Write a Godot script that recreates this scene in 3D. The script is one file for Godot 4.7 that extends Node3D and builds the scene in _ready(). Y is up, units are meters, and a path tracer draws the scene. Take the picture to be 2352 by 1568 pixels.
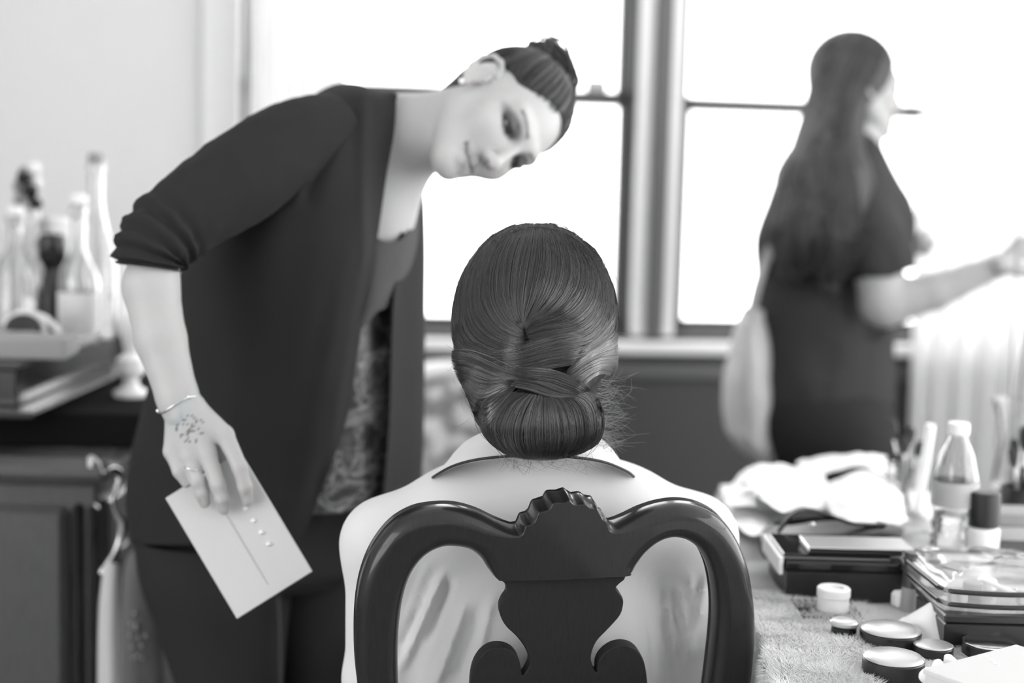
extends Node3D
# A dressing room in daylight: a bride seated in a carved chair, two stylists, a table of make-up and a sideboard of bottles.

const F := 3266.675
var CB := Basis()
var CO := Vector3(0, 1.3, 0)
var M := {}
var taken := {}
var rng := RandomNumberGenerator.new()


func _ready() -> void:
	rng.seed = 7
	set_view()
	make_materials()
	build_room()
	build_chair()
	build_bride()
	build_artist()
	build_assistant()
	build_sideboard()
	build_table()


# ------------------------------------------------------------------ camera, sky, exposure
func set_view() -> void:
	CB = Basis.from_euler(Vector3(deg_to_rad(-6.0), deg_to_rad(-8.0), deg_to_rad(1.5)), EULER_ORDER_YXZ)
	var cam := Camera3D.new()
	cam.name = "camera"
	cam.transform = Transform3D(CB, CO)
	var lens := CameraAttributesPhysical.new()
	lens.frustum_focal_length = 50.0
	lens.frustum_focus_distance = 1.63
	lens.exposure_aperture = 1.8
	cam.attributes = lens
	cam.current = true
	add_child(cam)
	var env := Environment.new()
	env.background_mode = Environment.BG_COLOR
	env.background_color = Color(1, 1, 1)
	env.background_energy_multiplier = SKY
	env.tonemap_mode = Environment.TONE_MAPPER_LINEAR
	env.tonemap_exposure = 1.0
	env.sdfgi_enabled = true
	env.ssao_enabled = true
	env.ssil_enabled = true
	var we := WorldEnvironment.new()
	we.name = "daylight"
	we.environment = env
	add_child(we)

const SKY := 5.7


# ------------------------------------------------------------------ places: a point by its bearing in the photograph and its distance
func at(px: float, py: float, d: float) -> Vector3:
	return CO + CB * Vector3((px - 1176.0) / F * d, -(py - 784.0) / F * d, -d)


func on_level(px: float, py: float, y: float) -> Vector3:
	var r := at(px, py, 1.0) - CO
	return CO + r * ((y - CO.y) / r.y)


func on_wall(px: float, py: float, z: float) -> Vector3:
	var r := at(px, py, 1.0) - CO
	return CO + r * (z / r.z)


# ------------------------------------------------------------------ mesh building
class MB:
	var v := PackedVector3Array()
	var uv := PackedVector2Array()
	var col := PackedColorArray()
	var idx := PackedInt32Array()
	func vert(p: Vector3, t := Vector2.ZERO, c := Color.WHITE) -> int:
		v.append(p)
		uv.append(t)
		col.append(c)
		return v.size() - 1
	func tri(a: int, b: int, c: int) -> void:
		idx.append(a)
		idx.append(b)
		idx.append(c)
	func quad(a: int, b: int, c: int, d: int) -> void:
		idx.append(a)
		idx.append(b)
		idx.append(c)
		idx.append(a)
		idx.append(c)
		idx.append(d)
	func flat_quad(a: Vector3, b: Vector3, c: Vector3, d: Vector3) -> void:
		var i := v.size()
		vert(a, Vector2(0, 0))
		vert(b, Vector2(1, 0))
		vert(c, Vector2(1, 1))
		vert(d, Vector2(0, 1))
		quad(i, i + 1, i + 2, i + 3)
	func flat_tri(a: Vector3, b: Vector3, c: Vector3) -> void:
		var i := v.size()
		vert(a)
		vert(b)
		vert(c)
		tri(i, i + 1, i + 2)
	# a net of points: rows of equal length, joined into a smooth sheet
	func net(rows: Array, closed := false, flip := false) -> void:
		var n: int = rows[0].size()
		var base := v.size()
		for r in rows.size():
			for k in n:
				vert(rows[r][k], Vector2(float(k) / (n - 1), float(r) / (rows.size() - 1)))
		for r in rows.size() - 1:
			for k in (n if closed else n - 1):
				var a := base + r * n + k
				var b := base + r * n + (k + 1) % n
				if flip:
					quad(a, a + n, b + n, b)
				else:
					quad(a, b, b + n, a + n)
	func fan(ring: PackedVector3Array, flip := false) -> void:
		var c := Vector3.ZERO
		for p in ring:
			c += p
		var m := vert(c / ring.size())
		var b := v.size()
		for p in ring:
			vert(p)
		for k in ring.size():
			if flip:
				tri(m, b + (k + 1) % ring.size(), b + k)
			else:
				tri(m, b + k, b + (k + 1) % ring.size())
	func merge(o: MB, t := Transform3D()) -> void:
		var b := v.size()
		for i in o.v.size():
			vert(t * o.v[i], o.uv[i], o.col[i])
		for i in o.idx:
			idx.append(b + i)
	func turned_out() -> void:      # makes a closed mesh face outwards
		var vol := 0.0
		for i in range(0, idx.size(), 3):
			vol += v[idx[i]].dot(v[idx[i + 1]].cross(v[idx[i + 2]]))
		if vol > 0.0:
			for i in range(0, idx.size(), 3):
				var t := idx[i + 1]
				idx[i + 1] = idx[i + 2]
				idx[i + 2] = t
	func normals() -> PackedVector3Array:
		var n := PackedVector3Array()
		n.resize(v.size())
		for i in range(0, idx.size(), 3):
			var a := idx[i]
			var b := idx[i + 1]
			var c := idx[i + 2]
			var w := (v[c] - v[a]).cross(v[b] - v[a])
			n[a] += w
			n[b] += w
			n[c] += w
		for i in n.size():
			n[i] = n[i].normalized() if n[i].length_squared() > 1e-20 else Vector3.UP
		return n
	func mesh(shift: Vector3) -> ArrayMesh:
		var arr := []
		arr.resize(Mesh.ARRAY_MAX)
		var moved := PackedVector3Array()
		moved.resize(v.size())
		for i in v.size():
			moved[i] = v[i] - shift
		arr[Mesh.ARRAY_VERTEX] = moved
		arr[Mesh.ARRAY_NORMAL] = normals()
		arr[Mesh.ARRAY_TEX_UV] = uv
		arr[Mesh.ARRAY_COLOR] = col
		arr[Mesh.ARRAY_INDEX] = idx
		var m := ArrayMesh.new()
		m.add_surface_from_arrays(Mesh.PRIMITIVE_TRIANGLES, arr)
		return m


func curve(pts: Array, n: int, closed := false) -> PackedVector3Array:
	var out := PackedVector3Array()
	var c := pts.size()
	var span := c if closed else c - 1
	for i in n:
		var t := float(i) / (n if closed else n - 1) * span
		var k := mini(int(t), span - 1)
		var f := t - k
		var p1: Vector3 = pts[k]
		var p2: Vector3 = pts[(k + 1) % c]
		var p0: Vector3 = pts[(k - 1 + c) % c] if closed or k > 0 else p1 * 2.0 - p2
		var p3: Vector3 = pts[(k + 2) % c] if closed or k + 2 < c else p2 * 2.0 - p1
		out.append(p1.cubic_interpolate(p2, p0, p3, f))
	return out


func seen_curve(pts: Array, n: int, closed := false) -> PackedVector3Array:   # the same through [px, py, distance]
	return curve(pts.map(func(a): return at(a[0], a[1], a[2])), n, closed)


func net_of(rows: Array, nu: int, nv: int, closed := false) -> Array:
	var wide := []
	for r in rows:
		wide.append(curve(r, nu, closed))
	var out := []
	for i in nv:
		out.append(PackedVector3Array())
	for k in nu:
		var column := []
		for w in wide:
			column.append(w[k])
		var c := curve(column, nv)
		for i in nv:
			out[i].append(c[i])
	return out


func seen_net(rows: Array, nu: int, nv: int, closed := false) -> Array:
	return net_of(rows.map(func(r): return r.map(func(a): return at(a[0], a[1], a[2]))), nu, nv, closed)


func net_normal(g: Array, r: int, k: int) -> Vector3:
	var n: int = g[0].size()
	var a: Vector3 = g[r][mini(k + 1, n - 1)] - g[r][maxi(k - 1, 0)]
	var b: Vector3 = g[mini(r + 1, g.size() - 1)][k] - g[maxi(r - 1, 0)][k]
	var w := a.cross(b)
	return w.normalized() if w.length_squared() > 1e-18 else Vector3.ZERO


func cloth(mb: MB, g: Array, thick: float) -> void:      # a sheet with two sides and hems
	var back := []
	for r in g.size():
		var row := PackedVector3Array()
		for k in g[0].size():
			row.append(g[r][k] - net_normal(g, r, k) * thick)
		back.append(row)
	mb.net(g)
	mb.net(back, false, true)
	var rim := []
	var rim2 := []
	for k in g[0].size():
		rim.append(g[0][k])
		rim2.append(back[0][k])
	for r in range(1, g.size()):
		rim.append(g[r][-1])
		rim2.append(back[r][-1])
	for k in range(g[0].size() - 2, -1, -1):
		rim.append(g[-1][k])
		rim2.append(back[-1][k])
	for r in range(g.size() - 2, 0, -1):
		rim.append(g[r][0])
		rim2.append(back[r][0])
	mb.net([PackedVector3Array(rim2), PackedVector3Array(rim)], true)


func tube(mb: MB, pts: PackedVector3Array, radii: Array, segs := 8, caps := true, squash := 1.0, up := Vector3.UP) -> void:
	var rows := []
	var n := pts.size()
	var side := Vector3.ZERO
	for i in n:
		var t := (pts[mini(i + 1, n - 1)] - pts[maxi(i - 1, 0)]).normalized()
		if i == 0:
			side = t.cross(up)
			if side.length() < 0.05:
				side = t.cross(Vector3(1, 0, 0.2))
		else:
			side = side - t * side.dot(t)
		side = side.normalized()
		var other := side.cross(t).normalized()
		var f := float(i) / (n - 1) * (radii.size() - 1)
		var k := mini(int(f), maxi(radii.size() - 2, 0))
		var r: float = radii[0] if radii.size() == 1 else lerpf(radii[k], radii[k + 1], f - k)
		var row := PackedVector3Array()
		for s in segs:
			var a := TAU * s / segs
			row.append(pts[i] + side * cos(a) * r + other * sin(a) * r * squash)
		rows.append(row)
	mb.net(rows, true)
	if caps:
		mb.fan(rows[0], true)
		mb.fan(rows[-1])


func box(mb: MB, t: Transform3D, size: Vector3, bevel := 0.003) -> void:      # a box with chamfered edges round t's origin
	var h := size / 2.0
	var e := minf(bevel, minf(h.x, minf(h.y, h.z)) * 0.9)
	var part := MB.new()
	for ax in 3:
		var b := (ax + 1) % 3
		var c := (ax + 2) % 3
		for s in [-1.0, 1.0]:
			var q := []
			for w in [[-1, -1], [1, -1], [1, 1], [-1, 1]]:
				var p := Vector3.ZERO
				p[ax] = s * h[ax]
				p[b] = w[0] * (h[b] - e)
				p[c] = w[1] * (h[c] - e)
				q.append(p)
			if s > 0:
				q.reverse()
			part.flat_quad(q[0], q[1], q[2], q[3])
		for s in [-1.0, 1.0]:
			for u in [-1.0, 1.0]:
				var q := []
				for w in [[0, -1], [0, 1], [1, 1], [1, -1]]:
					var p := Vector3.ZERO
					p[ax] = w[1] * (h[ax] - e)
					p[b] = s * (h[b] - (e if w[0] else 0.0))
					p[c] = u * (h[c] - (0.0 if w[0] else e))
					q.append(p)
				if s * u < 0:
					q.reverse()
				part.flat_quad(q[0], q[1], q[2], q[3])
	for x in [-1.0, 1.0]:
		for y in [-1.0, 1.0]:
			for z in [-1.0, 1.0]:
				var a := Vector3(x * h.x, y * (h.y - e), z * (h.z - e))
				var b2 := Vector3(x * (h.x - e), y * h.y, z * (h.z - e))
				var c2 := Vector3(x * (h.x - e), y * (h.y - e), z * h.z)
				if x * y * z > 0:
					part.flat_tri(a, c2, b2)
				else:
					part.flat_tri(a, b2, c2)
	mb.merge(part, t)


func span(mb: MB, lo: Vector3, hi: Vector3, bevel := 0.003) -> void:
	box(mb, Transform3D(Basis(), (lo + hi) / 2.0), (hi - lo).abs(), bevel)


func lathe(mb: MB, profile: Array, t: Transform3D, segs := 28) -> void:      # profile of [radius, height] from bottom to top
	var run := []
	var part := MB.new()
	for i in profile.size():
		var ring := PackedVector3Array()
		for s in segs:
			var a := TAU * s / segs
			ring.append(Vector3(cos(a) * profile[i][0], profile[i][1], sin(a) * profile[i][0]))
		run.append(ring)
		if i > 0 and i < profile.size() - 1:
			var p := Vector2(profile[i][0] - profile[i - 1][0], profile[i][1] - profile[i - 1][1])
			var q := Vector2(profile[i + 1][0] - profile[i][0], profile[i + 1][1] - profile[i][1])
			if absf(p.angle_to(q)) > 0.6:
				part.net(run, true)
				run = [ring]
	part.net(run, true)
	mb.merge(part, t)


func slab(mb: MB, outline: PackedVector2Array, t: Transform3D, front: Array, depth: float, ease := PackedFloat32Array()) -> void:
	# an outline cut from a board: front is the profile of its front edge as [inset, drop]; the board reaches back by depth
	var n := outline.size()
	var nor := []
	var area := 0.0
	for i in n:
		area += outline[i].cross(outline[(i + 1) % n])
	for i in n:
		var a := (outline[i] - outline[(i - 1 + n) % n]).normalized()
		var b := (outline[(i + 1) % n] - outline[i]).normalized()
		var m := (a + b).normalized()
		if m == Vector2.ZERO:
			m = a
		nor.append(Vector2(-m.y, m.x) * (1.0 if area > 0 else -1.0))
	var rings := []
	for f in front + [[0.0, depth - 0.002], [0.002, depth]]:
		var ring := PackedVector3Array()
		for i in n:
			var q: Vector2 = outline[i] + nor[i] * f[0] * (ease[i] if ease.size() else 1.0)
			ring.append(t * Vector3(q.x, q.y, -f[1]))
		rings.append(ring)
	mb.net(rings, true, area > 0)
	for side in [0, 1]:
		var ring: PackedVector3Array = rings[0] if side == 0 else rings[-1]
		var inv := t.affine_inverse()
		var flat := PackedVector2Array()
		for p in ring:
			var q := inv * p
			flat.append(Vector2(q.x, q.y))
		var tris := Geometry2D.triangulate_polygon(flat)
		var b := mb.v.size()
		for p in ring:
			mb.vert(p)
		for i in range(0, tris.size(), 3):
			var cw := (flat[tris[i + 1]] - flat[tris[i]]).cross(flat[tris[i + 2]] - flat[tris[i]]) < 0.0
			if cw == (side == 0):
				mb.tri(b + tris[i], b + tris[i + 1], b + tris[i + 2])
			else:
				mb.tri(b + tris[i], b + tris[i + 2], b + tris[i + 1])


# ------------------------------------------------------------------ soft bodies: tapered capsules and ellipsoids joined smoothly, meshed as surface nets
class Prim:
	var kind := 0
	var a: Vector3
	var ab: Vector3
	var il := 0.0
	var ra := 0.0
	var rb := 0.0
	var k := 0.01
	var inv := Basis()
	var ir: Vector3
	var reach := 0.0
	var cut := false
	var thin := false
	func d(p: Vector3) -> float:
		if kind == 0:
			var q := p - a
			var h := clampf(q.dot(ab) * il, 0.0, 1.0)
			return (q - ab * h).length() - (ra + (rb - ra) * h)
		var w := inv * (p - a) * ir
		var k0 := w.length()
		var k1 := (w * ir).length()
		return k0 * (k0 - 1.0) / maxf(k1, 1e-5) if k0 > 1e-4 else -0.01


func cap(a: Vector3, b: Vector3, ra: float, rb: float, k := 0.02, cut := false) -> Prim:
	var p := Prim.new()
	p.a = a
	p.ab = b - a
	p.il = 1.0 / maxf(p.ab.length_squared(), 1e-9)
	p.ra = ra
	p.rb = rb
	p.k = k
	p.cut = cut
	p.reach = p.ab.length() + maxf(ra, rb)
	return p


func ell(c: Vector3, r: Vector3, b := Basis(), k := 0.02, cut := false) -> Prim:
	var p := Prim.new()
	p.kind = 1
	p.a = c
	p.inv = b.transposed()
	p.ir = Vector3(1.0 / r.x, 1.0 / r.y, 1.0 / r.z)
	p.k = k
	p.cut = cut
	p.reach = maxf(r.x, maxf(r.y, r.z))
	return p


func field(prims: Array, p: Vector3) -> float:
	var d := 10.0
	for q: Prim in prims:
		var x := q.d(p)
		var h: float
		if q.cut:
			x = -x
			h = maxf(q.k - absf(d - x), 0.0) / q.k
			d = maxf(d, x) + h * h * q.k * 0.25
		else:
			h = maxf(q.k - absf(d - x), 0.0) / q.k
			d = minf(d, x) - h * h * q.k * 0.25
	return d


func soft(mb: MB, prims: Array, cell: float, inset := 0.0) -> void:
	const N := 6
	var lo := Vector3.ONE * 99.0
	var hi := -lo
	for q: Prim in prims:
		if not q.cut:
			lo = lo.min(q.a - Vector3.ONE * q.reach)
			hi = hi.max(q.a + Vector3.ONE * q.reach)
	lo -= Vector3.ONE * cell * 2
	var size := cell * N
	var dims := ((hi - lo) / size).ceil() + Vector3.ONE
	var half := size * 0.866
	var cells := {}
	var edges := PackedInt32Array()
	const S := 2048
	var val := PackedFloat32Array()
	val.resize((N + 1) * (N + 1) * (N + 1))
	for bx in int(dims.x):
		for by in int(dims.y):
			for bz in int(dims.z):
				var o := lo + Vector3(bx, by, bz) * size
				var c := o + Vector3.ONE * size * 0.5
				var near := []
				var any := false
				for q: Prim in prims:
					if q.d(c) < half * 2.0 + q.k:
						near.append(q)
						any = any or not q.cut
				if not any or absf(field(near, c) + inset) > half * 2.0:
					continue
				var i := 0
				var mn := 1.0
				var mx := -1.0
				for x in N + 1:
					for y in N + 1:
						for z in N + 1:
							var d := field(near, o + Vector3(x, y, z) * cell) + inset
							val[i] = d
							mn = minf(mn, d)
							mx = maxf(mx, d)
							i += 1
				if mn > 0.0 or mx < 0.0:
					continue
				const Y := N + 1
				const X := (N + 1) * (N + 1)
				for x in N:
					for y in N:
						for z in N:
							var b := x * X + y * Y + z
							var s := 0
							if val[b] < 0.0: s += 1
							if val[b + 1] < 0.0: s += 1
							if val[b + Y] < 0.0: s += 1
							if val[b + Y + 1] < 0.0: s += 1
							if val[b + X] < 0.0: s += 1
							if val[b + X + 1] < 0.0: s += 1
							if val[b + X + Y] < 0.0: s += 1
							if val[b + X + Y + 1] < 0.0: s += 1
							if s == 0 or s == 8:
								continue
							var sum := Vector3.ZERO
							var cnt := 0
							for e in 12:
								var ea: Vector3i = EA[e]
								var eb: Vector3i = EB[e]
								var d0 := val[b + ea.x * X + ea.y * Y + ea.z]
								var d1 := val[b + eb.x * X + eb.y * Y + eb.z]
								if (d0 < 0.0) != (d1 < 0.0):
									sum += Vector3(ea).lerp(Vector3(eb), d0 / (d0 - d1))
									cnt += 1
							var gx := bx * N + x
							var gy := by * N + y
							var gz := bz * N + z
							var p := o + (Vector3(x, y, z) + sum / cnt) * cell
							cells[(gx * S + gy) * S + gz] = mb.vert(p)
							var d00 := val[b] < 0.0
							if d00 != (val[b + X] < 0.0):
								edges.append_array([gx, gy, gz, 0, 1 if d00 else 0])
							if d00 != (val[b + Y] < 0.0):
								edges.append_array([gx, gy, gz, 1, 1 if d00 else 0])
							if d00 != (val[b + 1] < 0.0):
								edges.append_array([gx, gy, gz, 2, 1 if d00 else 0])
	for e in range(0, edges.size(), 5):
		var key := (edges[e] * S + edges[e + 1]) * S + edges[e + 2]
		var u: int
		var w: int
		match edges[e + 3]:
			0:
				u = S
				w = 1
			1:
				u = 1
				w = S * S
			_:
				u = S * S
				w = S
		if cells.has(key) and cells.has(key - u) and cells.has(key - w) and cells.has(key - u - w):
			if edges[e + 4] == 1:
				mb.quad(cells[key], cells[key - w], cells[key - u - w], cells[key - u])
			else:
				mb.quad(cells[key], cells[key - u], cells[key - u - w], cells[key - w])

const EA := [Vector3i(0, 0, 0), Vector3i(0, 0, 0), Vector3i(0, 0, 0), Vector3i(1, 0, 0), Vector3i(1, 0, 0), Vector3i(0, 1, 0), Vector3i(0, 1, 0), Vector3i(0, 0, 1), Vector3i(0, 0, 1), Vector3i(1, 1, 0), Vector3i(1, 0, 1), Vector3i(0, 1, 1)]
const EB := [Vector3i(1, 0, 0), Vector3i(0, 1, 0), Vector3i(0, 0, 1), Vector3i(1, 1, 0), Vector3i(1, 0, 1), Vector3i(1, 1, 0), Vector3i(0, 1, 1), Vector3i(1, 0, 1), Vector3i(0, 1, 1), Vector3i(1, 1, 1), Vector3i(1, 1, 1), Vector3i(1, 1, 1)]


# ------------------------------------------------------------------ nodes
func numbered(called: String) -> String:
	taken[called] = taken.get(called, -1) + 1
	return called if taken[called] == 0 else "%s_%03d" % [called, taken[called]]


func thing(called: String, label: String, category: String, base: Vector3, group := "") -> Node3D:
	var o := Node3D.new()
	o.name = numbered(called)
	o.position = base
	add_child(o)
	o.set_meta("label", label)
	o.set_meta("category", category)
	if group:
		o.set_meta("group", group)
	return o


func home(o: Node3D) -> Vector3:
	var p := Vector3.ZERO
	while o and o != self:
		p += o.position
		o = o.get_parent() as Node3D
	return p


func part(called: String, mb: MB, m: Material, parent: Node3D, label := "") -> MeshInstance3D:
	var o := MeshInstance3D.new()
	o.name = called
	var base := home(parent)
	o.mesh = mb.mesh(base)
	o.mesh.surface_set_material(0, m)
	parent.add_child(o, true)
	if label:
		o.set_meta("label", label)
	return o


func solo(called: String, mb: MB, m: Material, label: String, category: String, group := "") -> MeshInstance3D:
	var lo := mb.v[0]
	var hi := mb.v[0]
	for p in mb.v:
		lo = lo.min(p)
		hi = hi.max(p)
	var base := Vector3((lo.x + hi.x) / 2, lo.y, (lo.z + hi.z) / 2)
	var o := MeshInstance3D.new()
	o.name = numbered(called)
	o.mesh = mb.mesh(base)
	o.mesh.surface_set_material(0, m)
	o.position = base
	add_child(o)
	o.set_meta("label", label)
	o.set_meta("category", category)
	if group:
		o.set_meta("group", group)
	return o


func structure(called: String, mb: MB, m: Material, label: String, category: String) -> MeshInstance3D:
	var o := solo(called, mb, m, label, category)
	o.set_meta("kind", "structure")
	return o


# ------------------------------------------------------------------ materials (greys: the photograph is black and white)
func grey(g: float) -> Color:
	return Color(g, g, g).linear_to_srgb()


func mat(called: String, g: float, rough := 0.8, spec := 0.5) -> StandardMaterial3D:
	var m := StandardMaterial3D.new()
	m.resource_name = called
	m.albedo_color = grey(g)
	m.roughness = rough
	m.metallic_specular = spec
	M[called] = m
	return m


func noise_tex(freq: float, ramp: Array, size := 512, kind := FastNoiseLite.TYPE_SIMPLEX_SMOOTH, warp := 0.0, sd := 1, oct := 4) -> NoiseTexture2D:
	var n := FastNoiseLite.new()
	n.noise_type = kind
	n.frequency = freq
	n.seed = sd
	n.fractal_octaves = oct
	if warp > 0.0:
		n.domain_warp_enabled = true
		n.domain_warp_amplitude = warp
		n.domain_warp_frequency = freq * 0.8
	var t := NoiseTexture2D.new()
	t.width = size
	t.height = size
	t.seamless = true
	t.noise = n
	var g := Gradient.new()
	var offs := PackedFloat32Array()
	var cols := PackedColorArray()
	for r in ramp:
		offs.append(r[0])
		cols.append(grey(r[1]))
	g.offsets = offs
	g.colors = cols
	t.color_ramp = g
	return t


func relief(m: StandardMaterial3D, freq: float, cm: float, scale: float, oct := 4) -> void:
	m.heightmap_enabled = true
	m.heightmap_texture = noise_tex(freq, [[0.0, 0.0], [1.0, 1.0]], 512, FastNoiseLite.TYPE_SIMPLEX_SMOOTH, 0.0, 5, oct)
	m.heightmap_scale = cm
	m.uv1_triplanar = true
	m.uv1_scale = Vector3.ONE * scale


func make_materials() -> void:
	mat("wall_paint", 0.71, 0.9, 0.3)
	relief(M.wall_paint, 0.05, 0.06, 1.5)
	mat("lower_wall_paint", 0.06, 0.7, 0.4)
	mat("white_trim", 0.78, 0.45)
	mat("grey_post", 0.10, 0.5)
	mat("dark_sash", 0.07, 0.5)
	mat("ceiling_paint", 0.85, 0.95, 0.2)
	var fl := mat("floor_boards", 0.22, 0.5)
	fl.albedo_texture = noise_tex(0.02, [[0.0, 0.6], [1.0, 1.0]], 512, FastNoiseLite.TYPE_SIMPLEX_SMOOTH, 20.0)
	fl.uv1_triplanar = true
	fl.uv1_scale = Vector3(0.5, 1, 4)
	var cu := mat("curtain_voile", 0.85, 0.9, 0.2)
	cu.backlight_enabled = true
	cu.backlight = Color(0.95, 0.95, 0.95)
	var gl := mat("pane_glass", 1.0, 0.02)
	gl.transparency = BaseMaterial3D.TRANSPARENCY_ALPHA
	gl.albedo_color = Color(1, 1, 1, 0.04)
	# the chair: near-black stained and polished wood with a fine grain
	var w := mat("dark_wood", 0.016, 0.3, 0.35)
	w.albedo_texture = noise_tex(0.03, [[0.0, 0.55], [0.5, 0.85], [1.0, 1.0]], 512, FastNoiseLite.TYPE_SIMPLEX_SMOOTH, 12.0, 3, 5)
	w.uv1_triplanar = true
	w.uv1_scale = Vector3(18, 2.5, 18)
	w.clearcoat_enabled = true
	w.clearcoat = 0.4
	w.clearcoat_roughness = 0.1
	var sp := w.duplicate() as StandardMaterial3D
	sp.resource_name = "splat_wood"
	sp.roughness = 0.6
	sp.clearcoat = 0.0
	M["splat_wood"] = sp
	# people
	var sk := mat("skin", 0.58, 0.5, 0.4)
	sk.albedo_color = Color(1, 1, 1)
	sk.vertex_color_use_as_albedo = true
	sk.subsurf_scatter_enabled = true
	sk.subsurf_scatter_strength = 0.12
	var h := mat("dark_hair", 0.025, 0.28, 0.95)
	h.vertex_color_use_as_albedo = true
	h.albedo_color = Color(1, 1, 1)
	var sh := h.duplicate() as StandardMaterial3D
	sh.resource_name = "soft_hair"
	sh.roughness = 0.45
	sh.metallic_specular = 0.4
	M["soft_hair"] = sh
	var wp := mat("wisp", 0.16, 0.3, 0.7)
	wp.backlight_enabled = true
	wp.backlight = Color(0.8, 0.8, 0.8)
	mat("hair_mass", 0.012, 0.55, 0.3)
	mat("brown_hair_mass", 0.03, 0.5, 0.4)
	mat("pale_hair", 0.45, 0.4, 0.5)
	var rb := mat("robe_jersey", 0.61, 0.9, 0.2)
	relief(rb, 0.2, 0.012, 14.0, 2)
	rb.rim_enabled = true
	rb.rim = 0.25
	mat("black_piping", 0.012, 0.6)
	var cd := mat("black_knit", 0.022, 0.9, 0.25)
	relief(cd, 0.25, 0.02, 22.0, 2)
	cd.rim_enabled = true
	cd.rim = 0.15
	mat("charcoal_jersey", 0.06, 0.85, 0.3)
	var st := mat("patterned_satin", 1.0, 0.35, 0.5)
	st.albedo_texture = noise_tex(0.012, [[0.0, 0.015], [0.42, 0.02], [0.5, 0.4], [0.56, 0.02], [0.68, 0.3], [0.74, 0.02], [1.0, 0.15]], 512, FastNoiseLite.TYPE_SIMPLEX_SMOOTH, 40.0, 11, 2)
	st.uv1_triplanar = true
	st.uv1_scale = Vector3.ONE * 1.7
	mat("dark_denim", 0.022, 0.85, 0.3)
	mat("dark_tee", 0.035, 0.85, 0.3)
	mat("black_leather", 0.012, 0.35)
	mat("black_lacquer", 0.01, 0.9, 0.15)
	mat("pale_cloth", 0.48, 0.9, 0.2)
	mat("paper", 0.55, 0.8, 0.2)
	mat("white_paper", 0.8, 0.8, 0.2)
	mat("print_grey", 0.33, 0.8, 0.2)
	mat("pearl", 0.85, 0.2, 0.6)
	mat("silver", 0.7, 0.15).metallic = 1.0
	mat("brass", 0.55, 0.35).metallic = 1.0
	# furniture
	var sb := mat("sideboard_wood", 0.08, 0.35, 0.5)
	sb.albedo_texture = noise_tex(0.03, [[0.0, 0.7], [1.0, 1.0]], 512, FastNoiseLite.TYPE_SIMPLEX_SMOOTH, 12.0, 4, 5)
	sb.uv1_triplanar = true
	sb.uv1_scale = Vector3(9, 1.2, 9)
	mat("sideboard_top", 0.09, 0.25, 0.5)
	mat("chest_wood", 0.018, 0.12, 0.6)
	mat("upholstery", 1.0, 0.9, 0.2).albedo_texture = noise_tex(0.012, [[0.0, 0.16], [0.4, 0.22], [0.6, 0.55], [1.0, 0.65]], 512, FastNoiseLite.TYPE_SIMPLEX_SMOOTH, 30.0, 21, 2)
	M.upholstery.uv1_triplanar = true
	M.upholstery.uv1_scale = Vector3.ONE * 2.5
	# glass and plastics
	var g := mat("clear_glass", 1.0, 0.02)
	g.refraction_enabled = true
	g.refraction_scale = 0.05
	g.transparency = BaseMaterial3D.TRANSPARENCY_ALPHA
	g.albedo_color = Color(0.96, 0.96, 0.96, 0.03)
	var wt := mat("water", 1.0, 0.02)
	wt.refraction_enabled = true
	wt.refraction_scale = 0.033
	wt.transparency = BaseMaterial3D.TRANSPARENCY_ALPHA
	wt.albedo_color = Color(0.98, 0.98, 0.98, 0.02)
	var pl := mat("clear_film", 1.0, 0.08)
	pl.transparency = BaseMaterial3D.TRANSPARENCY_ALPHA
	pl.albedo_color = Color(0.95, 0.95, 0.95, 0.18)
	mat("white_plastic", 0.78, 0.4)
	mat("grey_plastic", 0.25, 0.4)
	mat("black_plastic", 0.015, 0.3)
	mat("black_gloss", 0.012, 0.12)
	mat("label_white", 0.75, 0.7)
	mat("compact_lid", 0.5, 0.28, 0.6).metallic = 0.6
	mat("tissue", 0.9, 0.95, 0.1)
	M.tissue.backlight_enabled = true
	M.tissue.backlight = Color(0.35, 0.35, 0.35)
	mat("fur_white", 0.92, 0.9, 0.1)
	M.fur_white.backlight_enabled = true
	M.fur_white.backlight = Color(0.7, 0.7, 0.7)
	mat("bristle", 0.03, 0.8)
	mat("table_cloth", 0.9, 0.9, 0.2)


# ------------------------------------------------------------------ the room
const WX0 := -2.5
const WX1 := 2.62
const WZ0 := -3.9
const WZ1 := 3.0
const WH := 2.75


func shell(called: String, m: Material, label: String, boxes: Array, category := "wall") -> MeshInstance3D:
	var mb := MB.new()
	for b in boxes:
		span(mb, b[0], b[1], 0.001)
	return structure(called, mb, m, label, category)


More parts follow.
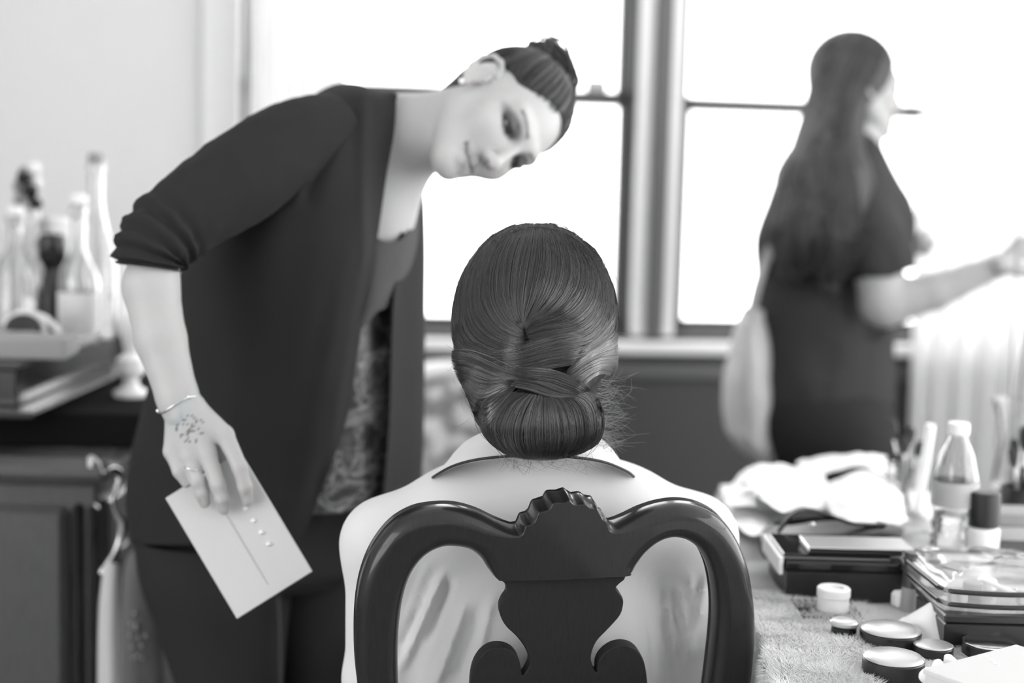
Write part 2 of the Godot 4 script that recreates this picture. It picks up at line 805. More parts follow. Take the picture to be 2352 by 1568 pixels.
func sash(n: int, x0: float, x1: float, y0: float, ym: float, y1: float, z: float, label: String) -> void:
	# two sliding sashes in one opening, the lower one nearer the room
	var o := Node3D.new()
	o.name = "window_%d" % n
	o.position = Vector3((x0 + x1) / 2, y0, z)
	add_child(o)
	o.set_meta("kind", "structure")
	o.set_meta("label", label)
	o.set_meta("category", "window")
	for s in [[y0, ym + 0.02, z - 0.05], [ym - 0.02, y1, z - 0.085]]:
		var fr := MB.new()
		span(fr, Vector3(x0, s[0], s[2] - 0.03), Vector3(x0 + 0.025, s[1], s[2]))
		span(fr, Vector3(x1 - 0.025, s[0], s[2] - 0.03), Vector3(x1, s[1], s[2]))
		span(fr, Vector3(x0, s[0], s[2] - 0.03), Vector3(x1, s[0] + 0.04, s[2]))
		span(fr, Vector3(x0, s[1] - 0.04, s[2] - 0.03), Vector3(x1, s[1], s[2]))
		var sa := part("sash", fr, M.dark_sash, o)
		var pn := MB.new()
		pn.flat_quad(Vector3(x0 + 0.02, s[0] + 0.015, s[2] - 0.015), Vector3(x0 + 0.02, s[1] - 0.015, s[2] - 0.015), Vector3(x1 - 0.02, s[1] - 0.015, s[2] - 0.015), Vector3(x1 - 0.02, s[0] + 0.015, s[2] - 0.015))
		part("pane", pn, M.pane_glass, sa)
	if n == 1:
		var lk := MB.new()
		box(lk, Transform3D(Basis(), on_wall(1370, 196, z - 0.05)), Vector3(0.06, 0.034, 0.02), 0.004)
		part("sash_lock", lk, M.pale_cloth, o)


func build_room() -> void:
	var a0 := -0.2
	var a1 := 0.868
	var b0 := 1.022
	var b1 := 2.45
	var y0 := 0.905
	var y1 := 2.6
	var zb := WZ0 - 0.18
	shell("wall_front", M.wall_paint, "pale plain painted wall beside and above the sash windows", [
		[Vector3(WX0 - 0.18, y0, zb), Vector3(a0, WH, WZ0)], [Vector3(b1, y0, zb), Vector3(WX1 + 0.18, WH, WZ0)], [Vector3(a0, y1, zb), Vector3(b1, WH, WZ0)]])
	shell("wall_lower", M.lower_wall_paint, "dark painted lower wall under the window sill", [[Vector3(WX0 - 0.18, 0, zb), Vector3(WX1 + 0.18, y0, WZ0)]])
	shell("wall_left", M.wall_paint, "pale side wall beyond the sideboard", [
		[Vector3(WX0 - 0.18, 0, zb), Vector3(WX0, WH, -1.2)], [Vector3(WX0 - 0.18, 0, -1.2), Vector3(WX0, 0.5, 2.4)], [Vector3(WX0 - 0.18, 2.62, -1.2), Vector3(WX0, WH, 2.4)], [Vector3(WX0 - 0.18, 0, 2.4), Vector3(WX0, WH, WZ1 + 0.18)]])
	shell("wall_right", M.wall_paint, "pale side wall beyond the make-up table", [
		[Vector3(WX1, 0, zb), Vector3(WX1 + 0.18, WH, -3.2)], [Vector3(WX1, 0, -3.2), Vector3(WX1 + 0.18, 0.5, 1.8)], [Vector3(WX1, 2.62, -3.2), Vector3(WX1 + 0.18, WH, 1.8)], [Vector3(WX1, 0, 1.8), Vector3(WX1 + 0.18, WH, WZ1 + 0.18)]])
	shell("wall_back", M.wall_paint, "pale wall facing the sash windows", [[Vector3(WX0, 0, WZ1), Vector3(WX1, WH, WZ1 + 0.18)]])
	shell("floor", M.floor_boards, "brown wooden floor of the dressing room", [[Vector3(WX0 - 0.18, -0.15, zb), Vector3(WX1 + 0.18, 0, WZ1 + 0.18)]], "floor")
	shell("ceiling", M.ceiling_paint, "white plain ceiling of the dressing room", [[Vector3(WX0 - 0.18, WH, zb), Vector3(WX1 + 0.18, WH + 0.15, WZ1 + 0.18)]], "ceiling")
	# the windows in view
	sash(1, a0, a1, y0 + 0.005, 1.566, y1, WZ0, "tall sash window with a pale lock on its meeting rail")
	sash(2, b0, b1, y0 + 0.005, 1.56, y1, WZ0, "tall sash window behind the long-haired woman in black")
	# the side windows that light the room's near half
	for k in 2:
		var x: float = [WX0 - 0.1, WX1 + 0.05][k]
		var z: Array = [[-1.2, 2.4], [-3.2, 1.8]][k]
		var o := MB.new()
		for i in 4:
			var c := lerpf(z[0] + 0.03, z[1] - 0.03, i / 3.0)
			span(o, Vector3(x, 0.5, c - 0.03), Vector3(x + 0.05, 2.62, c + 0.03))
		for c in [0.53, 1.56, 2.59]:
			span(o, Vector3(x, c - 0.03, z[0]), Vector3(x + 0.05, c + 0.03, z[1]))
		structure("window_%d" % (k + 3), o, M.white_trim, ["wide white window frame in the side wall behind the sideboard", "wide white window frame in the side wall behind the make-up table"][k], "window")
	# the post between the windows: dark middle board and pale stops at its sides
	var p := MB.new()
	span(p, Vector3(0.925, y0, WZ0 - 0.04), Vector3(0.972, y1, WZ0 + 0.025), 0.004)
	structure("trim_1", p, M.grey_post, "dark upright board between the two sash windows", "window post")
	var q := MB.new()
	span(q, Vector3(0.886, y0, WZ0 - 0.16), Vector3(0.926, y1, WZ0 + 0.005), 0.003)
	structure("trim_2", q, M.white_trim, "pale upright stop of the locked sash window's frame", "window post")
	var r := MB.new()
	span(r, Vector3(0.971, y0, WZ0 - 0.16), Vector3(1.006, y1, WZ0 + 0.005), 0.003)
	structure("trim_3", r, M.white_trim, "pale upright stop of the frame behind the long-haired woman", "window post")
	var jamb := MB.new()
	span(jamb, Vector3(0.864, y0, WZ0 - 0.16), Vector3(0.887, y1, WZ0 - 0.03), 0.002)
	span(jamb, Vector3(1.005, y0, WZ0 - 0.16), Vector3(1.026, y1, WZ0 - 0.03), 0.002)
	structure("trim_4", jamb, M.dark_sash, "dark narrow jambs edging the panes of both windows", "window post")
	var head := MB.new()
	span(head, Vector3(-0.3, y1, WZ0), Vector3(2.55, y1 + 0.1, WZ0 + 0.02), 0.003)
	structure("trim_5", head, M.white_trim, "pale head board over both sash windows", "trim")
	var side := MB.new()
	span(side, Vector3(-0.3, y0, WZ0), Vector3(-0.2, y1, WZ0 + 0.02), 0.003)
	structure("trim_6", side, M.white_trim, "pale casing beside the gathered curtain", "trim")
	var sill := MB.new()
	span(sill, Vector3(-0.35, 0.86, WZ0 - 0.02), Vector3(2.6, 0.893, WZ0 + 0.06), 0.006)
	structure("trim_7", sill, M.white_trim, "pale window sill running under both windows", "window sill")
	var ap := MB.new()
	span(ap, Vector3(-0.3, 0.785, WZ0), Vector3(2.55, 0.835, WZ0 + 0.022), 0.008)
	structure("trim_8", ap, mat("apron_paint", 0.11, 0.5), "dark moulded apron board under the window sill", "trim")
	var bb := MB.new()
	span(bb, Vector3(WX0, 0, WZ0), Vector3(WX1, 0.14, WZ0 + 0.02), 0.006)
	structure("baseboard_front", bb, M.white_trim, "pale baseboard along the foot of the dark lower wall", "baseboard")
	curtain("gathered pale curtain at the side of the locked sash window", -0.17, 0.075, 7, 0.03, 3)
	curtain("full pale curtain hanging beyond the long-haired woman in black", 1.67, 2.56, 13, 0.035, 4)
	# an upholstered chair by the window
	var base := at(1085, 1600, 3.25)
	base.y = 0.0
	var ch := thing("armchair", "pale patterned upholstered armchair under the window", "armchair", base)
	var mb := MB.new()
	var rows := []
	for i in 7:
		var t := i / 6.0
		var row := []
		for k in 9:
			var u := k / 8.0 * 2.0 - 1.0
			row.append(base + Vector3(u * 0.25, 0.40 + t * (0.43 + 0.03 * (1.0 - u * u)), -0.28 - 0.05 * t + 0.10 * u * u))
		rows.append(row)
	cloth(mb, net_of(rows, 24, 16), 0.09)
	part("backrest", mb, M.upholstery, ch)
	mb = MB.new()
	box(mb, Transform3D(Basis(), base + Vector3(0, 0.34, -0.02)), Vector3(0.44, 0.16, 0.5), 0.05)
	part("seat", mb, M.upholstery, ch)
	for s in [-1.0, 1.0]:
		mb = MB.new()
		tube(mb, curve([base + Vector3(s * 0.26, 0.3, -0.25), base + Vector3(s * 0.27, 0.56, -0.2), base + Vector3(s * 0.27, 0.58, 0.12), base + Vector3(s * 0.26, 0.45, 0.22)], 14), [0.05], 10)
		part("armrest", mb, M.upholstery, ch)
		for z in [-0.24, 0.2]:
			mb = MB.new()
			tube(mb, PackedVector3Array([base + Vector3(s * 0.2, 0.3, z), base + Vector3(s * 0.21, 0.0, z * 1.15)]), [0.025, 0.014], 8)
			part("leg", mb, M.chest_wood, ch)
	# pale rim of its back
	mb = MB.new()
	var rim := []
	for k in 9:
		var u := k / 8.0 * 2.0 - 1.0
		rim.append(base + Vector3(u * 0.26, 0.83 + 0.035 * (1.0 - u * u), -0.33 + 0.10 * u * u))
	tube(mb, curve(rim, 24), [0.022], 8)
	part("top_rail", mb, M.white_trim, ch)


func curtain(label: String, x0: float, x1: float, folds: int, deep: float, sd: int) -> void:
	var o := thing("curtain", label, "curtain", Vector3((x0 + x1) / 2, 0.03, WZ0 + 0.1), "window curtains")
	var nz := FastNoiseLite.new()
	nz.seed = sd
	nz.frequency = 1.0
	var g := []
	for r in 14:
		var row := PackedVector3Array()
		var t := r / 13.0
		for k in folds * 14 + 1:
			var u := float(k) / (folds * 14)
			var ph := u * folds * TAU + 1.2 * nz.get_noise_2d(u * 5.0, t * 0.6)
			row.append(Vector3(lerpf(x0, x1, u) + 0.008 * sin(ph * 2.0), lerpf(2.66, 0.03, t), WZ0 + 0.1 + deep * sin(ph) * (0.8 + 0.3 * nz.get_noise_2d(u * 9.0, 3.0))))
		g.append(row)
	var mb := MB.new()
	cloth(mb, g, 0.0015)
	part("panel", mb, M.curtain_voile, o)
	mb = MB.new()
	tube(mb, PackedVector3Array([Vector3(x0 - 0.08, 2.68, WZ0 + 0.1), Vector3(x1 + 0.05, 2.68, WZ0 + 0.1)]), [0.012], 10)
	part("rod", mb, M.brass, o)


# ------------------------------------------------------------------ the carved chair
func chair_frame() -> Transform3D:
	var b := Basis(Vector3.UP, deg_to_rad(2.0)) * Basis(Vector3.RIGHT, deg_to_rad(8.0))
	return Transform3D(b, at(1298, 1300, 1.62))


func chair_plane(pts: Array, t: Transform3D, back := 0.0, n := 0) -> PackedVector2Array:
	var o := t.origin - t.basis.z * back
	var out := PackedVector2Array()
	for p in pts:
		var r := at(p[0], p[1], 1.0) - CO
		var hit := CO + r * ((o - CO).dot(t.basis.z) / r.dot(t.basis.z))
		var q := t.affine_inverse() * hit
		out.append(Vector2(q.x, q.y))
	return out


func rounded(pts: PackedVector2Array, each := 4) -> PackedVector2Array:
	var out := PackedVector2Array()
	var n := pts.size()
	for i in n:
		var a := pts[i]
		var b := pts[(i + 1) % n]
		for k in each:
			out.append(a.cubic_interpolate(b, pts[(i - 1 + n) % n], pts[(i + 2) % n], float(k) / each))
	return out


func build_chair() -> void:
	var t := chair_frame()
	var base := Vector3(t.origin.x, 0, t.origin.z - 0.3)
	var o := thing("carved_chair", "dark polished wooden chair with carved shell crest and pierced splat", "chair", base)
	var outer_l := [[866, 1900], [838, 1700], [820, 1560], [816, 1480], [819, 1400], [832, 1330], [858, 1268], [900, 1215], [950, 1185], [1000, 1175], [1050, 1175], [1100, 1188], [1150, 1211]]
	var shell_pts := [[1191, 1224], [1204, 1203], [1222, 1196], [1234, 1172], [1256, 1166], [1268, 1150], [1294, 1148], [1308, 1143], [1322, 1154], [1344, 1152], [1360, 1162], [1373, 1163], [1383, 1184], [1395, 1193], [1406, 1214]]
	var outer_r := [[1440, 1203], [1480, 1184], [1525, 1170], [1572, 1165], [1620, 1174], [1664, 1200], [1698, 1245], [1722, 1303], [1736, 1375], [1741, 1450], [1737, 1520], [1728, 1600], [1706, 1740], [1680, 1900]]
	var inner_r := [[1590, 1900], [1610, 1740], [1630, 1590], [1642, 1490], [1647, 1415], [1643, 1355], [1632, 1308], [1612, 1270], [1583, 1248], [1550, 1242], [1518, 1252], [1488, 1276], [1468, 1302], [1455, 1320], [1432, 1326]]
	var inner_l := [[1290, 1334], [1162, 1336], [1140, 1331], [1124, 1314], [1106, 1288], [1082, 1270], [1050, 1263], [1018, 1264], [984, 1280], [956, 1310], [936, 1352], [923, 1410], [917, 1480], [917, 1560], [925, 1700], [945, 1900]]
	# the frame: posts and yoke-shaped crest in one piece
	var flat := chair_plane(outer_l + shell_pts + outer_r + inner_r + inner_l, t)
	var round_edge := range(13).map(func(i): return [0.016 * (1.0 - sin(i / 12.0 * PI / 2)), -0.004 + 0.020 * (1.0 - cos(i / 12.0 * PI / 2))]) + [[0.0, 0.022], [0.001, 0.027], [0.003, 0.031], [0.006, 0.034]]
	var mb := MB.new()
	var ease := PackedFloat32Array()
	for i in flat.size() * 5:
		var k := i / 5.0 - outer_l.size()
		var out := maxf(-k, k - (shell_pts.size() - 1))
		var low := absf(i / 5.0 - (outer_l.size() + shell_pts.size() + outer_r.size() + inner_r.size()) - 0.5)
		ease.append(minf(lerpf(0.18, 1.0, smoothstep(-0.5, 2.2, out)), lerpf(0.2, 1.0, smoothstep(1.4, 3.5, low))))
	slab(mb, rounded(flat, 5), t, round_edge, 0.036, ease)
	part("frame", mb, M.dark_wood, o)
	# the pierced splat, set back in the frame
	var half_l := [[1163, 1318], [1164, 1345], [1165, 1364], [1156, 1378], [1149, 1396], [1151, 1418], [1164, 1440], [1188, 1463], [1207, 1490], [1217, 1518], [1212, 1536], [1200, 1552], [1196, 1530], [1190, 1510], [1176, 1494], [1154, 1486], [1126, 1489], [1102, 1508], [1086, 1542], [1082, 1600], [1096, 1680], [1150, 1740], [1180, 1790], [1190, 1850], [1180, 1960]]
	var half_r := [[1400, 1960], [1388, 1850], [1396, 1790], [1424, 1740], [1476, 1680], [1487, 1600], [1486, 1555], [1478, 1515], [1460, 1490], [1434, 1481], [1406, 1487], [1384, 1504], [1373, 1524], [1371, 1545], [1361, 1528], [1358, 1505], [1370, 1474], [1398, 1444], [1424, 1414], [1432, 1388], [1430, 1372], [1420, 1358], [1416, 1348], [1421, 1318]]
	mb = MB.new()
	var ts := t
	ts.origin -= t.basis.z * 0.008
	slab(mb, rounded(chair_plane(half_l + half_r, t, 0.008), 4), ts, [[0.0015, 0.0], [0.0, 0.0015]], 0.018)
	part("splat", mb, M.splat_wood, o)
	# seat, rails and legs below
	var floor_y := -t.origin.y
	mb = MB.new()
	var seat_c := Vector3(t.origin.x, 0.45, t.origin.z - 0.32)
	box(mb, Transform3D(Basis(), seat_c), Vector3(0.5, 0.06, 0.46), 0.02)
	part("seat", mb, M.upholstery, o)
	for s in [-1.0, 1.0]:
		mb = MB.new()
		var top := t * Vector3(s * 0.175, -0.32, -0.018)
		tube(mb, curve([top, Vector3(top.x, 0.45, top.z - 0.05), Vector3(top.x, 0.2, top.z - 0.02), Vector3(top.x * 1.0, 0.0, top.z + 0.04)], 12), [0.024, 0.024, 0.02, 0.016], 10)
		part("leg", mb, M.dark_wood, o)
		mb = MB.new()
		tube(mb, curve([seat_c + Vector3(s * 0.21, -0.02, -0.19), Vector3(seat_c.x + s * 0.235, 0.3, seat_c.z - 0.215), Vector3(seat_c.x + s * 0.2, 0.1, seat_c.z - 0.19), Vector3(seat_c.x + s * 0.22, 0.0, seat_c.z - 0.21)], 12), [0.035, 0.034, 0.018, 0.026], 10)
		part("leg", mb, M.dark_wood, o)
	mb = MB.new()
	for e in [[Vector3(0, 0, -0.21), Vector3(0.46, 0.07, 0.03)], [Vector3(-0.22, 0, 0), Vector3(0.03, 0.07, 0.42)], [Vector3(0.22, 0, 0), Vector3(0.03, 0.07, 0.42)], [Vector3(0, 0, 0.21), Vector3(0.46, 0.07, 0.03)]]:
		box(mb, Transform3D(Basis(), seat_c + e[0] - Vector3(0, 0.05, 0)), e[1], 0.006)
	part("seat_rail", mb, M.dark_wood, o)


# ------------------------------------------------------------------ people: shared pieces
func seen(p: Vector3) -> Vector3:      # [px, py, distance] of a point
	var q := CB.transposed() * (p - CO)
	return Vector3(1176.0 - q.x / q.z * F, 784.0 + q.y / q.z * F, -q.z)


func head_prims(t: Transform3D) -> Array:      # a woman's head: y up, z forward, x to her left; the origin lies between the ears at eye height
	var b := t.basis.orthonormalized()
	var s := t.basis.x.length()
	var out := []
	var e := func(c: Vector3, r: Vector3, k := 0.02, cut := false, turn := Basis()): out.append(ell(t * c, r * s, b * turn, k * s, cut))
	var c := func(p: Vector3, q: Vector3, ra: float, rb: float, k := 0.012, cut := false): out.append(cap(t * p, t * q, ra * s, rb * s, k * s, cut))
	e.call(Vector3(0, 0.035, -0.018), Vector3(0.071, 0.082, 0.092))
	e.call(Vector3(0, -0.015, 0.028), Vector3(0.059, 0.088, 0.060), 0.03)
	c.call(Vector3(0.043, -0.05, 0.004), Vector3(0.014, -0.094, 0.062), 0.021, 0.016, 0.03)
	c.call(Vector3(-0.043, -0.05, 0.004), Vector3(-0.014, -0.094, 0.062), 0.021, 0.016, 0.03)
	e.call(Vector3(0, -0.098, 0.068), Vector3(0.017, 0.013, 0.014), 0.02)
	for sx: float in [-1.0, 1.0]:
		e.call(Vector3(sx * 0.037, -0.027, 0.055), Vector3(0.024, 0.022, 0.021), 0.022)
		c.call(Vector3(sx * 0.012, 0.024, 0.082), Vector3(sx * 0.042, 0.026, 0.066), 0.009, 0.009, 0.016)
	c.call(Vector3(0, 0.012, 0.084), Vector3(0, -0.032, 0.103), 0.0065, 0.0095, 0.012)
	e.call(Vector3(0, -0.036, 0.105), Vector3(0.0105, 0.0095, 0.010), 0.006)
	for sx: float in [-1.0, 1.0]:
		e.call(Vector3(sx * 0.011, -0.040, 0.096), Vector3(0.0075, 0.0075, 0.009), 0.006)
		e.call(Vector3(sx * 0.033, 0.002, 0.093), Vector3(0.020, 0.012, 0.014), 0.012, true)
	for sx: float in [-1.0, 1.0]:
		e.call(Vector3(sx * 0.0315, 0.002, 0.071), Vector3(0.0135, 0.0125, 0.0125), 0.004)
		c.call(Vector3(sx * 0.018, 0.008, 0.083), Vector3(sx * 0.046, 0.008, 0.072), 0.0035, 0.0035, 0.005)
		e.call(Vector3(sx * 0.006, -0.0475, 0.099), Vector3(0.0035, 0.004, 0.005), 0.002, true)
	c.call(Vector3(0, -0.060, 0.088), Vector3(0.022, -0.066, 0.076), 0.0062, 0.004, 0.006)
	c.call(Vector3(0, -0.060, 0.088), Vector3(-0.022, -0.066, 0.076), 0.0062, 0.004, 0.006)
	c.call(Vector3(0.010, -0.0755, 0.0855), Vector3(-0.010, -0.0755, 0.0855), 0.0075, 0.0075, 0.008)
	c.call(Vector3(-0.029, -0.0635, 0.0775), Vector3(0, -0.0690, 0.0975), 0.0022, 0.0022, 0.003, true)
	c.call(Vector3(0.029, -0.0635, 0.0775), Vector3(0, -0.0690, 0.0975), 0.0022, 0.0022, 0.003, true)
	for sx: float in [-1.0, 1.0]:      # ears: a plate, the curled rim, the hollow
		var turn := Basis(Vector3.UP, sx * -0.5)
		e.call(Vector3(sx * 0.0755, -0.002, -0.014), Vector3(0.0055, 0.028, 0.016), 0.004, false, turn)
		e.call(Vector3(sx * 0.0800, -0.002, -0.008), Vector3(0.0065, 0.016, 0.0085), 0.003, true, turn)
		var rim := [[-0.030, 0.000], [-0.026, -0.012], [-0.012, -0.024], [0.008, -0.030], [0.024, -0.026], [0.031, -0.012], [0.027, 0.000], [0.016, 0.006]]
		for i in rim.size() - 1:
			c.call(Vector3(sx * (0.0755 - rim[i][1] * 0.45), rim[i][0], rim[i][1] - 0.004), Vector3(sx * (0.0755 - rim[i + 1][1] * 0.45), rim[i + 1][0], rim[i + 1][1] - 0.004), 0.0048 if i < 2 else 0.0036, 0.0036, 0.003)
		c.call(Vector3(sx * 0.073, -0.004, 0.004), Vector3(sx * 0.074, 0.006, 0.003), 0.004, 0.003, 0.004)
	return out


func paint_head(mb: MB, from: int, t: Transform3D, skin: float, lips: float, shadow: float) -> void:      # make-up, brows, lashes and irises
	var inv := t.affine_inverse()
	for i in range(from, mb.v.size()):
		var p := inv * mb.v[i]
		var g := skin
		if p.z > 0.03 and absf(p.x) < 0.07 and p.y < 0.06:
			var ax := absf(p.x)
			var eye := Vector2((ax - 0.0325) / 0.017, (p.y + 0.0005) / 0.0062).length()
			var lid := Vector2((ax - 0.033) / 0.022, (p.y - 0.006) / 0.0125).length()
			var brow := absf(p.y - (0.0215 + 0.006 * sin(clampf((ax - 0.012) / 0.04, 0, 1) * 2.4)))
			if ax > 0.012 and ax < 0.05:
				g = lerpf(g, skin * 0.3, clampf((0.0036 - brow) / 0.0025, 0, 1))
			g = lerpf(g, shadow, clampf((1.25 - lid) / 0.5, 0, 1) * 0.9)
			g = lerpf(g, 0.025, clampf((1.15 - eye) / 0.2, 0, 1))
			if eye < 0.75 and p.y < -0.0012:
				g = 0.22 if absf(ax - 0.0315) > 0.0062 else 0.02
			var lx := clampf(1.0 - ax / 0.029, 0, 1)
			var bend := 0.0045 * (1.0 - lx) * (1.0 - lx)      # a smile lifts the corners
			var top := -0.0555 - 0.008 * (1.0 - lx) + bend
			var low := -0.083 + 0.013 * (1.0 - lx) + bend
			if ax < 0.029 and p.y < top and p.y > low and p.z > 0.06:
				g = lips
			if absf(p.y + 0.0685 - bend) < 0.0017 and ax < 0.029 and p.z > 0.06:
				g = 0.04
			if Vector2(ax - 0.006, p.y + 0.0475).length() < 0.0038 and p.z > 0.088:
				g = 0.04
		mb.col[i] = Color(g, g, g)


func tint_all(mb: MB, from: int, g: float) -> void:
	for i in range(from, mb.v.size()):
		mb.col[i] = Color(g, g, g)


class Guides:
	var rows := []      # each guide resampled to the same count
	var far := {}
	func at_uv(u: float, t: float) -> Vector3:
		var x := u * (rows.size() - 1)
		var k := mini(int(x), rows.size() - 2)
		var y: float = t * (rows[0].size() - 1)
		var j := mini(int(y), rows[0].size() - 2)
		var a: Vector3 = rows[k][j].lerp(rows[k][j + 1], y - j)
		var b: Vector3 = rows[k + 1][j].lerp(rows[k + 1][j + 1], y - j)
		return a.lerp(b, x - k)


func guides(lists: Array, n := 14) -> Guides:
	var g := Guides.new()
	for l in lists:
		g.rows.append(curve(l.map(func(a): return Vector3(a[0], a[1], a[2] if a.size() > 2 else 0.0)), n))
	return g


func hair_line(mb: MB, pts: PackedVector3Array, r: float, g: float) -> void:      # one strand: a three-sided thread that thins towards its ends
	var n := pts.size()
	var base := mb.v.size()
	var c := Color(g, g, g)
	for i in n:
		var t := (pts[mini(i + 1, n - 1)] - pts[maxi(i - 1, 0)]).normalized()
		var eye := (CO - pts[i]).normalized()
		var side := t.cross(eye).normalized()
		var up := side.cross(t)
		var rr := r * (0.35 + 0.65 * minf(1.0, 4.0 * minf(float(i) / (n - 1), 1.0 - float(i) / (n - 1)) + 0.1))
		mb.vert(pts[i] + side * rr, Vector2.ZERO, c)
		mb.vert(pts[i] - side * rr * 0.5 + up * rr * 0.87, Vector2.ZERO, c)
		mb.vert(pts[i] - side * rr * 0.5 - up * rr * 0.87, Vector2.ZERO, c)
	for i in n - 1:
		for k in 3:
			var a := base + i * 3 + k
			var b := base + i * 3 + (k + 1) % 3
			mb.quad(a, b, b + 3, a + 3)


# distance of a hair surface, sampled once on a grid of bearings
var relief_map := PackedFloat32Array()
const RX := 1010.0
const RY := 490.0
const RS := 6.0
const RW := 74
const RH := 100


func sample_relief(prims: Array) -> void:
	relief_map.resize(RW * RH)
	for j in RH:
		for i in RW:
			var px := RX + i * RS
			var py := RY + j * RS
			var dir := at(px, py, 1.0) - CO
			var s := dir.length()
			var d := 1.5
			var best := 9.0
			var where := 1.7
			for k in 24:
				var f := field(prims, CO + dir * d)
				if f < best:
					best = f
					where = d
				if f < 0.0006 or d > 1.86:
					break
				d += maxf(f * 0.9 / s, 0.001)
			relief_map[j * RW + i] = where


func relief_at(px: float, py: float) -> float:
	var x := clampf((px - RX) / RS, 0.0, RW - 1.01)
	var y := clampf((py - RY) / RS, 0.0, RH - 1.01)
	var i := int(x)
	var j := int(y)
	var a := lerpf(relief_map[j * RW + i], relief_map[j * RW + i + 1], x - i)
	var b := lerpf(relief_map[(j + 1) * RW + i], relief_map[(j + 1) * RW + i + 1], x - i)
	return lerpf(a, b, y - j)


func lay_hair(mb: MB, g: Guides, count: int, opts := {}) -> void:
	var n: int = opts.get("n", 12)
	var clump: float = opts.get("clump", 0.0016)
	var lift: float = opts.get("lift", 0.0006)
	var rad: float = opts.get("rad", 0.00026)
	var stray: float = opts.get("stray", 2.0)
	var nz := FastNoiseLite.new()
	nz.seed = opts.get("seed", 1)
	nz.frequency = 1.0
	var bands: int = int(opts.get("bands", 40.0) * 2.2)
	var height := PackedFloat32Array()
	var tones := PackedFloat32Array()
	for i in bands:
		height.append(rng.randf() * clump)
		tones.append(0.6 + 0.8 * rng.randf() * rng.randf() + 0.2 * rng.randf())
	for s in count:
		var tuft := rng.randi() % bands
		var gather := rng.randfn(0, 0.34)
		var t0: float = rng.randf() * rng.randf() * 0.3 * opts.get("ragged", 1.0)
		var t1: float = 1.0 - rng.randf() * rng.randf() * 0.3 * opts.get("ragged", 1.0)
		var off := Vector2(rng.randfn(0, stray), rng.randfn(0, stray)) * (4.0 if rng.randf() < 0.02 else 0.6)
		var swing := rng.randfn(0, stray * 0.6)
		var ph := rng.randf() * 6.0
		var up: float = lift + height[tuft] * (1.0 - 1.2 * gather * gather) + absf(rng.randfn(0, 0.0003))
		var pts := PackedVector3Array()
		for i in n:
			var t := lerpf(t0, t1, float(i) / (n - 1))
			var q := g.at_uv(clampf((tuft + 0.5 + gather + 0.25 * nz.get_noise_2d(tuft * 3.7, t * 2.0)) / bands, 0, 1), t)
			var px := q.x + off.x + swing * sin(t * 4.0 + ph)
			var py := q.y + off.y + swing * cos(t * 3.0 + ph)
			pts.append(at(px, py, relief_at(px, py) - up - q.z))
		var shade: float = opts.get("tone", 0.03) * tones[tuft] * (0.7 + 0.6 * rng.randf())
		if rng.randf() < 0.04:
			shade *= 2.4
		hair_line(mb, pts, rad * (0.8 + 0.5 * rng.randf()), shade)


# ------------------------------------------------------------------ the bride in the chair, seen from behind
func build_bride() -> void:
	var o := thing("person", "seated woman in pale robe with dark piping, hair in low twisted bun", "person", Vector3(at(1235, 1300, 1.8).x, 0.0, at(1235, 1300, 1.8).z))
	# head and neck under the hair
	var skin := MB.new()
	var hb := Basis(Vector3.UP, PI - deg_to_rad(4.0)).scaled(Vector3.ONE * 0.95)
	var ht := Transform3D(hb, at(1228, 775, 1.752))
	soft(skin, head_prims(ht), 0.005)
	paint_head(skin, 0, ht, 0.55, 0.3, 0.3)
	var from := skin.v.size()
	soft(skin, [cap(at(1230, 930, 1.735), at(1235, 1050, 1.775), 0.048, 0.048)], 0.008)
	tint_all(skin, from, 0.55)
	part("body", skin, M.skin, o, "skin of neck and head")
	bride_robe(o)
	bride_hair(o)


func fold(p: Vector3, ridges: Array) -> float:
	var out := 0.0
	for r in ridges:
		var a := Vector2(r[0], r[1])
		var ab := Vector2(r[2], r[3]) - a
		var q := Vector2(p.x, p.y) - a
		var t := q.dot(ab) / ab.length_squared()
		if t < -0.15 or t > 1.15:
			continue
		var side := q.cross(ab) / ab.length()
		var w: float = r[4]
		if absf(side) < w * 3.0:
			var fade := smoothstep(-0.15, 0.2, t) * smoothstep(1.15, 0.8, t)
			out += r[5] * exp(-side * side / (w * w)) * fade
	return out


